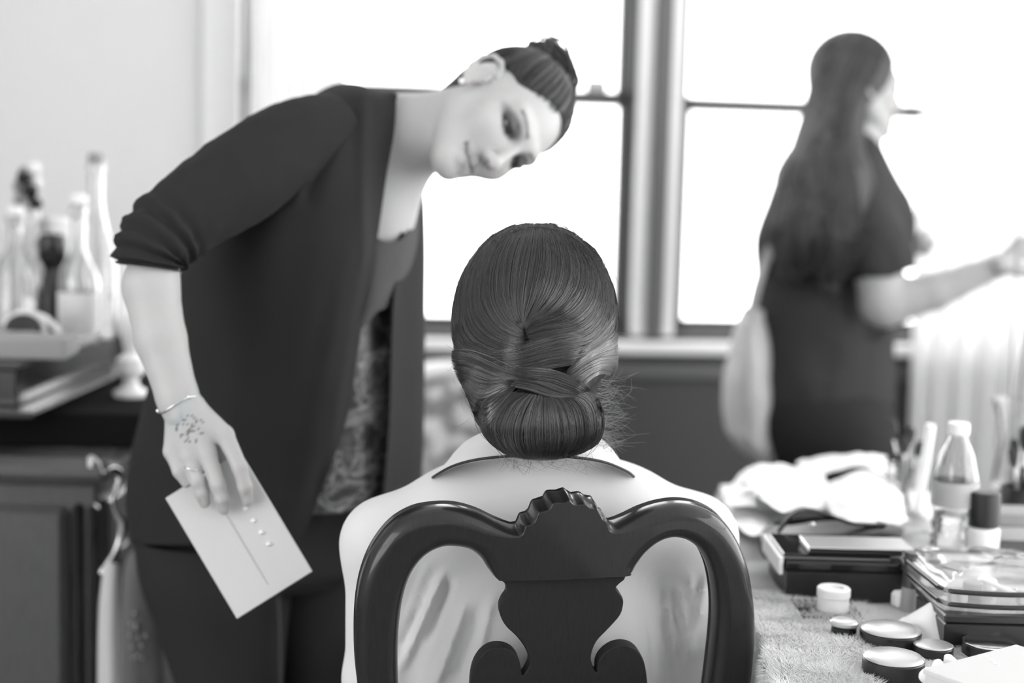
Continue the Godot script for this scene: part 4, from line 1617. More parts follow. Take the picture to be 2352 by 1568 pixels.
func artist_clothes(o: Node3D) -> void:
	var nz := FastNoiseLite.new()
	nz.seed = 12
	nz.frequency = 1.0
	# camisole
	var mb := MB.new()
	var rows := [ring(812, 520, 2.235, 0.070, 0.075), ring(800, 560, 2.235, 0.098, 0.095), ring(765, 640, 2.24, 0.122, 0.11), ring(730, 740, 2.245, 0.140, 0.115), ring(705, 850, 2.25, 0.155, 0.12), ring(675, 1000, 2.27, 0.165, 0.125), ring(650, 1140, 2.29, 0.175, 0.13)]
	mb.net(net_of(rows, 64, 50, true), true)
	part("top", mb, M.patterned_satin, o, "dark satin top with a pale swirling print")
	mb = MB.new()
	var bib := seen_net([
		[[836, 500, 2.13], [862, 545, 2.115], [895, 556, 2.13], [928, 540, 2.17], [962, 462, 2.25]],
		[[826, 590, 2.115], [856, 600, 2.10], [890, 612, 2.115], [920, 600, 2.15], [954, 560, 2.235]],
		[[812, 680, 2.105], [842, 684, 2.09], [868, 690, 2.10], [892, 668, 2.13], [930, 640, 2.20]],
		[[796, 760, 2.10], [820, 756, 2.09], [842, 740, 2.095], [860, 716, 2.11], [896, 700, 2.16]]], 24, 20)
	cloth(mb, bib, 0.003)
	part("camisole", mb, M.charcoal_jersey, o, "plain grey camisole at the neckline")
	# cardigan: one open shell from the near front edge round the back to the far front edge
	var e := [
		[[911, 216, 2.115], [897, 211, 2.125], [880, 208, 2.16], [872, 208, 2.2], [880, 212, 2.24], [896, 217, 2.26], [912, 224, 2.27], [920, 230, 2.24]],
		[[906, 300, 2.085], [862, 252, 2.055], [806, 206, 2.09], [756, 198, 2.16], [790, 215, 2.27], [860, 265, 2.33], [940, 330, 2.30], [938, 340, 2.23]],
		[[888, 405, 2.08], [812, 370, 1.995], [690, 330, 1.99], [590, 330, 2.10], [640, 340, 2.30], [800, 380, 2.42], [962, 408, 2.33], [942, 425, 2.25]],
		[[866, 555, 2.085], [796, 548, 2.005], [600, 540, 1.985], [440, 560, 2.12], [520, 560, 2.36], [760, 560, 2.44], [970, 545, 2.33], [922, 550, 2.16]],
		[[836, 715, 2.095], [762, 715, 2.02], [540, 715, 2.02], [392, 720, 2.17], [470, 720, 2.40], [740, 720, 2.45], [970, 700, 2.35], [904, 705, 2.14]],
		[[797, 955, 2.115], [716, 952, 2.055], [470, 945, 2.07], [326, 940, 2.22], [420, 950, 2.44], [720, 950, 2.46], [967, 950, 2.39], [896, 950, 2.16]],
		[[738, 1125, 2.14], [650, 1120, 2.095], [430, 1115, 2.11], [288, 1110, 2.26], [400, 1120, 2.47], [720, 1120, 2.48], [962, 1120, 2.42], [884, 1120, 2.19]],
		[[694, 1240, 2.15], [570, 1245, 2.12], [420, 1250, 2.13], [296, 1250, 2.28], [410, 1250, 2.48], [720, 1250, 2.49], [955, 1250, 2.44], [872, 1250, 2.22]]]
	mb = MB.new()
	var g := seen_net(e, 104, 80)
	var ridges := [[838, 190, 836, 640, 15.0, 0.012], [836, 600, 740, 1180, 16.0, 0.011], [775, 300, 700, 470, 16.0, -0.010], [660, 300, 690, 470, 10.0, 0.008], [620, 290, 655, 350, 7.0, -0.006], [690, 480, 640, 900, 40.0, -0.006], [560, 800, 480, 1200, 30.0, 0.006], [760, 640, 640, 1200, 18.0, -0.005], [890, 250, 820, 620, 14.0, -0.004]]
	for r in g.size():
		for k in g[0].size():
			var s := seen(g[r][k])
			if k < 50:
				g[r][k] += (CO - g[r][k]).normalized() * fold(s, ridges)
			g[r][k] += Vector3(0, 0.2, 1) * 0.004 * nz.get_noise_3dv(g[r][k] * 6.0)
	cloth(mb, g, 0.004)
	var cd := part("cardigan", mb, M.black_knit, o, "black open knitted cardigan")
	# pushed-up sleeve
	var path := [[775, 300, 2.06, 90], [700, 325, 2.02, 104], [620, 366, 1.985, 108], [530, 424, 1.95, 106], [445, 480, 1.92, 97], [385, 528, 1.90, 91], [352, 568, 1.885, 86], [340, 596, 1.88, 78], [341, 614, 1.878, 73]]
	var centre := seen_curve(path, 70)
	var sl := []
	var side := CB.z
	for i in 70:
		var f := float(i) / 69 * (path.size() - 1)
		var k := mini(int(f), path.size() - 2)
		var rp: float = lerpf(path[k][3], path[k + 1][3], f - k)
		var rr: float = rp * lerpf(path[k][2], path[k + 1][2], f - k) / F
		var tn := (centre[mini(i + 1, 69)] - centre[maxi(i - 1, 0)]).normalized()
		if i > 60:
			tn = (-CB.y + CB.x * -0.12).normalized()
		var x := tn.cross(CB.z).normalized()
		var z := x.cross(tn).normalized()
		var row := PackedVector3Array()
		for j in 40:
			var a := TAU * j / 40
			var rib := 0.0
			if i > 36:
				var v := (i - 36) / 33.0
				rib = 0.0042 * sin(v * 33.0 + 1.3 * sin(a + 1.0) + 1.4 * nz.get_noise_2d(a * 1.5, v * 3.0)) * smoothstep(0.0, 0.25, v) * (1.0 if i < 68 else 0.2)
			rib += 0.0035 * nz.get_noise_3d(cos(a) * 2.0, sin(a) * 2.0, i * 0.11)
			row.append(centre[i] + (x * cos(a) + z * sin(a) * 0.92) * (rr + rib))
		sl.append(row)
	var inner := PackedVector3Array()
	for p in sl[-1]:
		inner.append(p.lerp(centre[69], 0.09) + (sl[0][0] - sl[0][0]))
	var up := PackedVector3Array()
	for p in inner:
		up.append(p - (centre[69] - centre[64]) * 0.9)
	sl.append(inner)
	sl.append(up)
	mb = MB.new()
	mb.net(sl, true)
	part("sleeve", mb, M.black_knit, o, "black sleeve pushed up to the elbow")
	# trousers and shoes
	mb = MB.new()
	mb.net(net_of([ring(640, 1090, 2.31, 0.165, 0.12), ring(600, 1180, 2.32, 0.185, 0.135), ring(590, 1280, 2.33, 0.190, 0.13), ring(590, 1330, 2.33, 0.15, 0.10)], 48, 20, true), true)
	var tr := part("trousers", mb, M.dark_denim, o, "dark trousers")
	for k in 2:
		var x: float = [505.0, 722.0][k]
		var d: float = [2.275, 2.41][k]
		var s: float = [1.0, 0.93][k]
		mb = MB.new()
		var leg := [ring(x - 12, 1230, d, 0.128 * s, 0.11), ring(x - 6, 1330, d, 0.122 * s, 0.108), ring(x + 6, 1440, d + 0.01, 0.104 * s, 0.1), ring(x + 22, 1568, d + 0.015, 0.086 * s, 0.088), ring(x + 36, 1760, d + 0.02, 0.068 * s, 0.07)]
		var kn := at(x + 36, 1760, d + 0.02)
		var low := []
		for y in [[0.42, 0.06], [0.25, 0.062], [0.07, 0.05]]:
			var row := []
			var c := Vector3(kn.x, y[0], kn.z)
			for i in 12:
				var a := TAU * i / 12
				row.append(c + Vector3(CB.x.x, 0, CB.x.z).normalized() * cos(a) * y[1] + Vector3(CB.z.x, 0, CB.z.z).normalized() * sin(a) * y[1])
			low.append(row)
		mb.net(net_of(leg + low, 40, 60, true), true)
		part("leg", mb, M.dark_denim, tr)
		mb = MB.new()
		var sx := Vector3(CB.x.x, 0, CB.x.z).normalized()
		tube(mb, curve([Vector3(kn.x, 0.08, kn.z) - sx * 0.05, Vector3(kn.x, 0.05, kn.z) + sx * 0.02, Vector3(kn.x, 0.035, kn.z) + sx * 0.12, Vector3(kn.x, 0.025, kn.z) + sx * 0.19], 14), [0.04, 0.045, 0.042, 0.02], 12)
		part("shoe", mb, M.black_leather, o)
	# outer seam of the near leg
	mb = MB.new()
	tube(mb, seen_curve([[640, 1375, 2.205], [643, 1440, 2.215], [645, 1568, 2.235], [648, 1700, 2.25]], 20), [0.0022], 6)
	part("seam", mb, M.charcoal_jersey, tr)


# ------------------------------------------------------------------ the assistant with long hair, in profile by the window
func build_assistant() -> void:
	var foot := at(1900, 1400, 3.33)
	var o := thing("person", "long-haired woman in black T-shirt standing in profile by the window, arm outstretched", "person", Vector3(foot.x, 0, foot.z))
	var ht := head_frame(1978, 204, 3.3, Vector3(0.10, 0.99, 0.0), Vector3(0.94, -0.08, -0.22), 0.96)
	var skin := MB.new()
	soft(skin, head_prims(ht), 0.005)
	paint_head(skin, 0, ht, 0.37, 0.24, 0.15)
	var from := skin.v.size()
	soft(skin, [cap(at(1965, 270, 3.31), at(1945, 370, 3.32), 0.05, 0.058, 0.03), cap(at(1995, 290, 3.31), at(1975, 380, 3.31), 0.035, 0.05, 0.03)], 0.009)
	soft(skin, [cap(at(2005, 560, 3.2), at(2030, 690, 3.19), 0.057, 0.052, 0.01), cap(at(2032, 700, 3.19), at(2150, 668, 3.16), 0.050, 0.042, 0.02), cap(at(2150, 668, 3.16), at(2290, 612, 3.12), 0.042, 0.027, 0.008), cap(at(2290, 612, 3.12), at(2312, 600, 3.12), 0.027, 0.026, 0.006)], 0.008)
	var hand := []
	for f in [[[2300, 603, 3.12], [2356, 578, 3.12], 0.023, 0.014], [[2300, 606, 3.11], [2360, 596, 3.10], 0.023, 0.013], [[2300, 608, 3.10], [2360, 612, 3.09], 0.022, 0.012], [[2300, 610, 3.09], [2352, 626, 3.08], 0.020, 0.011],
			[[2356, 578, 3.12], [2398, 572, 3.11], 0.0105, 0.0085], [[2398, 572, 3.11], [2424, 584, 3.10], 0.0085, 0.0075], [[2360, 596, 3.10], [2406, 594, 3.09], 0.0105, 0.0085], [[2406, 594, 3.09], [2434, 608, 3.085], 0.0085, 0.0075],
			[[2360, 612, 3.09], [2402, 616, 3.08], 0.0100, 0.008], [[2402, 616, 3.08], [2424, 630, 3.075], 0.008, 0.007], [[2352, 626, 3.08], [2386, 634, 3.07], 0.009, 0.0075], [[2386, 634, 3.07], [2402, 646, 3.07], 0.0075, 0.0065],
			[[2306, 596, 3.11], [2340, 556, 3.10], 0.016, 0.012], [[2340, 556, 3.10], [2368, 548, 3.095], 0.012, 0.010], [[2368, 548, 3.095], [2394, 556, 3.09], 0.010, 0.0085]]:
		hand.append(cap(at(f[0][0], f[0][1], f[0][2]), at(f[1][0], f[1][1], f[1][2]), f[2], f[3], 0.008))
	# the other hand, held out beyond her chest
	for f in [[[2040, 600, 3.50], [2096, 566, 3.50], 0.032, 0.026], [[2096, 566, 3.50], [2122, 556, 3.48], 0.026, 0.020], [[2118, 548, 3.49], [2140, 548, 3.47], 0.011, 0.008], [[2122, 556, 3.48], [2144, 560, 3.46], 0.011, 0.008], [[2120, 566, 3.47], [2138, 574, 3.46], 0.010, 0.008], [[2116, 574, 3.47], [2130, 584, 3.46], 0.009, 0.007], [[2110, 544, 3.47], [2126, 530, 3.46], 0.010, 0.008]]:
		hand.append(cap(at(f[0][0], f[0][1], f[0][2]), at(f[1][0], f[1][1], f[1][2]), f[2], f[3], 0.008))
	soft(skin, hand, 0.0045)
	tint_all(skin, from, 0.38)
	part("body", skin, M.skin, o, "skin of face, neck, arms and hands")
	# T-shirt
	var pr := [cap(at(1838, 450, 3.33), at(1822, 560, 3.33), 0.066, 0.078, 0.05), cap(at(1822, 560, 3.33), at(1822, 700, 3.34), 0.078, 0.09, 0.05), ell(at(1932, 520, 3.34), Vector3(0.150, 0.17, 0.150), Basis(), 0.06), ell(at(2012, 520, 3.36), Vector3(0.075, 0.095, 0.12), Basis(), 0.06), ell(at(1905, 740, 3.35), Vector3(0.152, 0.17, 0.135), Basis(), 0.07), ell(at(1895, 900, 3.35), Vector3(0.165, 0.16, 0.14), Basis(), 0.07),
		cap(at(1945, 390, 3.33), at(1965, 430, 3.26), 0.07, 0.07, 0.06), cap(at(1955, 440, 3.24), at(2018, 585, 3.2), 0.075, 0.070, 0.03), cap(at(2018, 585, 3.2), at(2030, 616, 3.2), 0.070, 0.069, 0.03), cap(at(1945, 410, 3.42), at(2050, 560, 3.47), 0.06, 0.05, 0.04), cap(at(1960, 330, 3.32), at(1950, 400, 3.33), 0.060, 0.085, 0.05),
		cap(at(2030, 690, 3.2), at(2036, 720, 3.2), 0.078, 0.078, 0.004, true), ell(at(2068, 690, 3.2), Vector3(0.07, 0.075, 0.11), Basis(), 0.004, true)]
	var mb := MB.new()
	soft(mb, pr, 0.010)
	var nz := FastNoiseLite.new()
	nz.seed = 9
	nz.frequency = 1.0
	for i in mb.v.size():
		var p := mb.v[i]
		mb.v[i] += (CO - p).normalized() * 0.008 * nz.get_noise_3d(p.x * 9.0 + p.y * 5.0, p.y * 6.0 - p.x * 6.0, p.z * 3.0)
	part("t_shirt", mb, M.dark_tee, o, "black T-shirt with short sleeves")
	# trousers
	mb = MB.new()
	var hip := at(1895, 960, 3.35)
	var low := [ell(hip, Vector3(0.165, 0.14, 0.15), Basis(), 0.06)]
	for s in [-1.0, 1.0]:
		low.append(cap(hip + Vector3(0.04 * s, -0.05, 0.085 * s), Vector3(hip.x + 0.05 * s, 0.45, hip.z + 0.09 * s), 0.095, 0.07, 0.05))
		low.append(cap(Vector3(hip.x + 0.05 * s, 0.45, hip.z + 0.09 * s), Vector3(hip.x + 0.03 * s, 0.08, hip.z + 0.09 * s), 0.07, 0.06, 0.03))
	soft(mb, low, 0.014)
	part("trousers", mb, M.dark_denim, o)
	for s in [-1.0, 1.0]:
		mb = MB.new()
		tube(mb, curve([Vector3(hip.x + 0.0, 0.07, hip.z + 0.09 * s), Vector3(hip.x + 0.08, 0.05, hip.z + 0.09 * s), Vector3(hip.x + 0.2, 0.03, hip.z + 0.09 * s)], 10), [0.04, 0.045, 0.025], 12)
		part("shoe", mb, M.black_leather, o)
	# pale soft bag slung behind her
	var bag := thing("tote_bag", "pale soft cloth bag slung on the back of the long-haired woman", "bag", at(1720, 1060, 3.36))
	mb = MB.new()
	var g := seen_net([
		[[1706, 712, 3.38], [1716, 704, 3.30], [1736, 706, 3.27], [1760, 716, 3.30], [1790, 730, 3.38], [1750, 722, 3.44]],
		[[1684, 770, 3.40], [1700, 766, 3.30], [1730, 770, 3.26], [1768, 780, 3.29], [1830, 790, 3.40], [1750, 780, 3.48]],
		[[1668, 850, 3.42], [1690, 846, 3.30], [1724, 852, 3.25], [1770, 860, 3.28], [1850, 870, 3.42], [1750, 860, 3.52]],
		[[1660, 930, 3.43], [1684, 934, 3.31], [1722, 944, 3.26], [1770, 950, 3.28], [1850, 960, 3.42], [1750, 944, 3.54]],
		[[1684, 1010, 3.42], [1704, 1018, 3.32], [1732, 1026, 3.28], [1772, 1030, 3.30], [1840, 1030, 3.42], [1750, 1020, 3.52]],
		[[1740, 1064, 3.40], [1746, 1068, 3.36], [1756, 1070, 3.34], [1772, 1070, 3.35], [1790, 1066, 3.40], [1764, 1064, 3.44]]], 48, 50, true)
	for r in g.size():
		for k in g[0].size():
			g[r][k] += CB.z * 0.012 * nz.get_noise_3d(g[r][k].x * 14.0, g[r][k].y * 5.0, 1.0) + CB.x * 0.006 * nz.get_noise_3d(g[r][k].x * 3.0, g[r][k].y * 16.0, 7.0)
	mb.net(g, true)
	part("body", mb, M.pale_cloth, bag)
	mb = MB.new()
	tube(mb, seen_curve([[1726, 712, 3.28], [1744, 640, 3.225], [1772, 566, 3.20], [1810, 500, 3.19], [1870, 430, 3.21]], 20), [0.011], 8, true, 0.3)
	part("strap", mb, M.pale_cloth, bag)
	assistant_hair(o, ht)


func assistant_hair(o: Node3D, t: Transform3D) -> void:
	var b := t.basis.orthonormalized()
	var pr := [ell(t * Vector3(0, 0.044, -0.03), Vector3(0.082, 0.092, 0.104), b, 0.03), ell(t * Vector3(0, -0.02, 0.095), Vector3(0.10, 0.085, 0.062), b, 0.012, true)]
	var c := func(p: Array, q: Array, ra: float, rb: float): pr.append(cap(at(p[0], p[1], p[2]), at(q[0], q[1], q[2]), ra, rb, 0.04))
	c.call([1945, 180, 3.28], [1905, 300, 3.27], 0.075, 0.062)
	c.call([1905, 300, 3.27], [1872, 420, 3.22], 0.062, 0.085)
	c.call([1925, 300, 3.26], [1925, 420, 3.20], 0.045, 0.07)
	c.call([1872, 420, 3.22], [1838, 540, 3.21], 0.08, 0.07)
	c.call([1925, 420, 3.20], [1925, 560, 3.18], 0.07, 0.055)
	c.call([1838, 540, 3.21], [1822, 620, 3.20], 0.065, 0.03)
	c.call([1925, 560, 3.18], [1905, 660, 3.17], 0.05, 0.02)
	var mb := MB.new()
	soft(mb, pr, 0.009)
	var h := part("hair", mb, M.brown_hair_mass, o, "long wavy brown hair")
	# loose waves over the mass
	var field_prims := pr
	var locks := MB.new()
	var gs := guides([
		[[1930, 85], [1880, 150], [1845, 250], [1815, 350], [1780, 440], [1762, 520], [1768, 600]],
		[[1950, 76], [1902, 150], [1868, 250], [1838, 350], [1806, 440], [1784, 530], [1782, 640]],
		[[1968, 70], [1926, 150], [1894, 250], [1866, 350], [1840, 450], [1818, 540], [1806, 650]],
		[[1984, 72], [1948, 150], [1918, 250], [1896, 350], [1880, 450], [1866, 550], [1850, 670]],
		[[2000, 80], [1972, 150], [1940, 240], [1924, 350], [1918, 450], [1910, 560], [1896, 690]],
		[[2016, 90], [1998, 150], [1958, 236], [1944, 350], [1950, 450], [1950, 560], [1936, 680]],
		[[2030, 104], [2024, 150], [1970, 240], [1950, 340], [1972, 440], [1984, 540], [1972, 650]]])
	for i in 420:
		var u := rng.randf()
		var t1 := rng.randf_range(0.72, 1.0)
		var ph := rng.randf() * TAU
		var pts := []
		for k in 11:
			var f := k / 10.0 * t1
			var q := gs.at_uv(clampf(u + 0.02 * sin(ph + f * 7.0), 0, 1), f)
			var wave := 9.0 * smoothstep(0.4, 1.0, f) * sin(f * 12.0 + ph)
			var dir := at(q.x + wave, q.y, 1.0) - CO
			var d := 2.98
			for s in 9:
				var v := field(field_prims, CO + dir * d)
				if v < 0.002 or d > 3.35:
					break
				d += v * 0.9
			pts.append(CO + dir * (minf(d, 3.32) - 0.002 - 0.004 * rng.randf()))
		hair_line(locks, curve(pts, 22), rng.randf_range(0.002, 0.0045), rng.randf_range(0.018, 0.085))
	hair_part("loose_waves", locks, h, "soft_hair")


# ------------------------------------------------------------------ the sideboard and what stands on it
func aligned() -> Basis:
	return Basis(Vector3.UP, deg_to_rad(-8.0))


func place(s: float, y: float, d: float) -> Vector3:      # to the right of the camera, above the floor, ahead of the camera
	return aligned() * Vector3(s, 0, -d) + Vector3(0, y, 0)


func block(mb: MB, s0: float, s1: float, y0: float, y1: float, d0: float, d1: float, bevel := 0.003) -> void:
	box(mb, Transform3D(aligned(), place((s0 + s1) / 2, (y0 + y1) / 2, (d0 + d1) / 2)), Vector3(absf(s1 - s0), absf(y1 - y0), absf(d1 - d0)), bevel)


const K := 1.35      # the sideboard stands deeper in the room than the chair


func stand(s: float, y: float, d: float) -> Vector3:
	return place(s * K, maxf(1.3 - (1.3 - y) * K, 0.0), d * K)


func stand_block(mb: MB, s0: float, s1: float, y0: float, y1: float, d0: float, d1: float, bevel := 0.003) -> void:
	var a := maxf(1.3 - (1.3 - y0) * K, 0.0)
	block(mb, s0 * K, s1 * K, a, maxf(1.3 - (1.3 - y1) * K, a + 0.01), d0 * K, d1 * K, bevel * K)


func stand_at(px: float, py: float, d: float) -> Vector3:
	return at(px, py, d * K)


func build_sideboard() -> void:
	var o := thing("sideboard", "dark wooden sideboard with panelled ends and a rounded top edge", "sideboard", stand(-0.95, 0, 1.95))
	var mb := MB.new()
	stand_block(mb, -1.40, -0.513, 0.0, 0.925, 1.745, 2.16, 0.004)
	part("body", mb, M.sideboard_wood, o)
	mb = MB.new()
	stand_block(mb, -1.43, -0.488, 0.928, 0.96, 1.715, 2.18, 0.012)
	part("top", mb, M.sideboard_top, o)
	mb = MB.new()
	stand_block(mb, -1.35, -0.548, 0.06, 0.895, 1.728, 1.75, 0.008)
	part("panel", mb, M.sideboard_wood, o)
	for x in [-0.536, -0.516]:
		mb = MB.new()
		stand_block(mb, x - 0.006, x + 0.006, 0.03, 0.90, 1.733, 1.75, 0.005)
		part("moulding", mb, M.chest_wood, o)
	var dd := [[1.765, 1.945], [1.955, 2.14]]
	for k in 2:
		mb = MB.new()
		stand_block(mb, -0.520, -0.503, 0.05, 0.90, dd[k][0], dd[k][1], 0.004)
		var door := part("door", mb, M.sideboard_top, o)
		mb = MB.new()
		stand_block(mb, -0.504, -0.499, 0.12, 0.83, dd[k][0] + 0.035, dd[k][1] - 0.035, 0.003)
		part("door_panel", mb, M.sideboard_wood, door)
		mb = MB.new()
		tube(mb, curve([stand(-0.503, 0.74, dd[k][0] + 0.02), stand(-0.485, 0.73, dd[k][0] + 0.02), stand(-0.485, 0.66, dd[k][0] + 0.02), stand(-0.503, 0.65, dd[k][0] + 0.02)], 12), [0.005], 8)
		part("handle", mb, M.brass, door)
	# a pale satin cord looped over the corner, and cloths hung by the doors
	mb = MB.new()
	tube(mb, seen_curve_far([[205, 1075, 1.708], [208, 1052, 1.718], [226, 1064, 1.708], [238, 1086, 1.688], [258, 1078, 1.708], [276, 1094, 1.718], [268, 1126, 1.713], [258, 1150, 1.708], [268, 1180, 1.713], [282, 1206, 1.718], [272, 1250, 1.718], [250, 1290, 1.713], [234, 1318, 1.710]], 60), [0.004, 0.007, 0.003, 0.008, 0.004, 0.003, 0.008, 0.003, 0.007], 8, true, 0.45)
	solo("silver_ribbon", mb, M.silver, "shiny silver ribbon looped over the sideboard's corner", "ribbon")
	mb = MB.new()
	var g := seen_net_far([[[246, 1296, 1.712], [258, 1292, 1.705], [270, 1296, 1.712]], [[234, 1400, 1.712], [252, 1400, 1.703], [272, 1400, 1.712]], [[231, 1568, 1.712], [252, 1568, 1.703], [274, 1568, 1.712]], [[232, 1700, 1.712], [252, 1700, 1.703], [272, 1700, 1.712]]], 16, 30)
	cloth(mb, g, 0.006)
	solo("towel", mb, M.pale_cloth, "narrow pale towel hanging from the sideboard door handle", "towel")
	# chest on top
	var c := thing("wooden_chest", "dark low wooden chest with a polished ledge, topped with bottles", "chest", stand(-0.95, 0.96, 1.97))
	mb = MB.new()
	stand_block(mb, -1.38, -0.475, 0.9605, 1.004, 1.80, 2.165, 0.003)
	part("base", mb, M.black_lacquer, c, "black lower case of the chest")
	mb = MB.new()
	stand_block(mb, -1.38, -0.625, 1.0045, 1.0105, 1.77, 2.17, 0.002)
	part("plinth", mb, M.chest_wood, c)
	mb = MB.new()
	stand_block(mb, -1.40, -0.578, 1.010, 1.0185, 1.708, 2.18, 0.003)
	part("ledge", mb, M.chest_wood, c, "polished ledge round the chest")
	mb = MB.new()
	stand_block(mb, -1.395, -0.613, 1.019, 1.064, 1.75, 2.175, 0.002)
	part("body", mb, M.chest_wood, c)
	mb = MB.new()
	stand_block(mb, -1.40, -0.609, 1.064, 1.071, 1.746, 2.18, 0.002)
	part("lid", mb, M.chest_wood, c)
	var y := 1.3 - (1.3 - 1.0715) * K
	bottle("clear_bottle", "clear glass bottle with a large white label on the chest", on_level(182, 790, y), [[0.026, 0], [0.0285, 0.004], [0.0285, 0.088], [0.026, 0.100], [0.014, 0.122], [0.0105, 0.135], [0.0105, 0.178], [0.0125, 0.180], [0.0125, 0.192], [0.009, 0.194]], 0.016, 0.074, "")
	bottle("tall_bottle", "tall slender clear bottle behind the labelled one on the chest", on_level(222, 775, y), [[0.028, 0], [0.030, 0.004], [0.030, 0.10], [0.026, 0.13], [0.014, 0.175], [0.011, 0.20], [0.011, 0.238], [0.013, 0.24], [0.013, 0.252], [0.009, 0.253]], 0, 0, "grey_plastic")
	bottle("round_decanter", "round clear decanter with light shoulders beside the ribboned box", on_level(38, 778, y), [[0.026, 0], [0.030, 0.005], [0.032, 0.05], [0.031, 0.085], [0.024, 0.112], [0.013, 0.128], [0.010, 0.145], [0.010, 0.165], [0.014, 0.168], [0.014, 0.174], [0.008, 0.175]], 0, 0, "")
	bottle("ornate_bottle", "tall glass bottle with a beaded dark stopper on the chest", on_level(66, 764, y), [[0.026, 0], [0.029, 0.005], [0.029, 0.12], [0.024, 0.15], [0.018, 0.165], [0.018, 0.185], [0.014, 0.188]], 0, 0, "beads")
	bottle("dark_bottle", "small dark glass bottle between the clear bottles on the chest", on_level(122, 772, y), [[0.018, 0], [0.020, 0.004], [0.020, 0.06], [0.016, 0.08], [0.012, 0.10], [0.020, 0.115], [0.020, 0.145], [0.014, 0.15]], 0, 0, "dark")
	bottle("glass_jar", "short glass jar with pale lid at the chest's corner", on_level(276, 766, y), [[0.016, 0], [0.018, 0.003], [0.018, 0.045], [0.015, 0.052], [0.015, 0.055]], 0, 0, "white_plastic")
	mb = MB.new()
	lathe(mb, [[0.0001, 0], [0.028, 0], [0.028, 0.165], [0.024, 0.172], [0.0001, 0.174]], Transform3D(Basis().scaled(Vector3.ONE * K), on_level(112, 764, y) + place(0, 0, 0.045) * Vector3(1, 0, 1)), 24)
	solo("pillar_candle", mb, M.label_white, "thick white pillar candle behind the bottles on the chest", "candle")
	# crystal candlestick on the sideboard beside the chest
	mb = MB.new()
	lathe(mb, [[0.0001, 0], [0.024, 0], [0.024, 0.006], [0.012, 0.014], [0.010, 0.024], [0.020, 0.034], [0.020, 0.052], [0.009, 0.060], [0.014, 0.085], [0.020, 0.11], [0.016, 0.135], [0.012, 0.155], [0.012, 0.20], [0.0001, 0.20]], Transform3D(Basis().scaled(Vector3.ONE * K), stand(-0.527, 1.0045, 1.955)), 24)
	solo("candlestick", mb, M.pearl, "white turned candlestick on the sideboard beside the chest", "candlestick")
	# gift box with ribbon and a dark cap
	var b := thing("gift_box", "flat pale gift box tied with a white ribbon on the chest", "box", on_level(70, 826, y))
	var q := on_level(66, 818, y)
	mb = MB.new()
	box(mb, Transform3D(aligned() * Basis(Vector3.UP, 0.12), q + Vector3(-0.01, 0.014, 0) * K), Vector3(0.13, 0.027, 0.085) * K, 0.003)
	part("body", mb, M.print_grey, b)
	for r in [[[75, 720], [95, 735], [105, 770], [112, 795]], [[75, 720], [105, 730], [125, 750], [138, 765]], [[75, 720], [50, 715], [20, 735], [8, 745]], [[75, 720], [60, 700], [66, 690], [78, 705]]]:
		mb = MB.new()
		tube(mb, seen_curve_far(r.map(func(a): return [a[0], a[1], 1.905]), 16), [0.0055], 8, true, 0.35, CB.z)
		part("ribbon", mb, M.white_paper, b, "white ribbon")
	mb = MB.new()
	var cp := on_level(54, 805, y) + Vector3(0, 0.0285, 0) * K
	lathe(mb, [[0.0001, 0], [0.024, 0], [0.0235, 0.006], [0.019, 0.014], [0.010, 0.0195], [0.0001, 0.021]], Transform3D(Basis().scaled(Vector3.ONE * K), cp), 24)
	solo("powder_puff", mb, M.bristle, "dark domed powder puff lying on the gift box", "powder puff")
	# beaded bag by the foot of the sideboard
	var bag_top := stand_at(318, 1300, 1.77)
	var bag := thing("beaded_bag", "grey evening bag with shining beads hanging beside the towel", "bag", bag_top + Vector3(0, -0.4, 0))
	mb = MB.new()
	mb.net(net_of([ring_far(316, 1262, 1.77, 0.006, 0.006), ring_far(318, 1300, 1.77, 0.018, 0.012), ring_far(322, 1400, 1.77, 0.024, 0.014), ring_far(326, 1568, 1.77, 0.028, 0.016), ring_far(328, 1680, 1.77, 0.026, 0.015), ring_far(328, 1720, 1.77, 0.02, 0.012)], 24, 30, true), true)
	part("body", mb, mat("bag_grey", 0.12, 0.6), bag)
	for p in [[310, 1408], [302, 1432], [314, 1434], [300, 1458], [318, 1462], [336, 1458], [304, 1486], [326, 1482], [312, 1444], [308, 1510], [318, 1506], [330, 1510]]:
		mb = MB.new()
		lathe(mb, [[0.0001, -0.003], [0.0026, -0.0015], [0.003, 0.0], [0.0026, 0.0015], [0.0001, 0.003]], Transform3D(Basis().scaled(Vector3.ONE * K), stand_at(p[0], p[1], 1.752)), 8)
		part("bead", mb, M.silver, bag)
	mb = MB.new()
	tube(mb, seen_curve_far([[316, 1264, 1.77], [312, 1230, 1.77], [300, 1206, 1.76], [286, 1200, 1.74]], 16), [0.002], 6)
	part("strap", mb, M.silver, bag)


func seen_curve_far(pts: Array, n: int) -> PackedVector3Array:
	return seen_curve(pts.map(func(a): return [a[0], a[1], a[2] * K]), n)


func seen_net_far(rows: Array, nu: int, nv: int) -> Array:
	return seen_net(rows.map(func(r): return r.map(func(a): return [a[0], a[1], a[2] * K])), nu, nv)


func ring_far(cx: float, cy: float, d: float, rx: float, rz: float) -> Array:
	return ring(cx, cy, d * K, rx * K, rz * K)


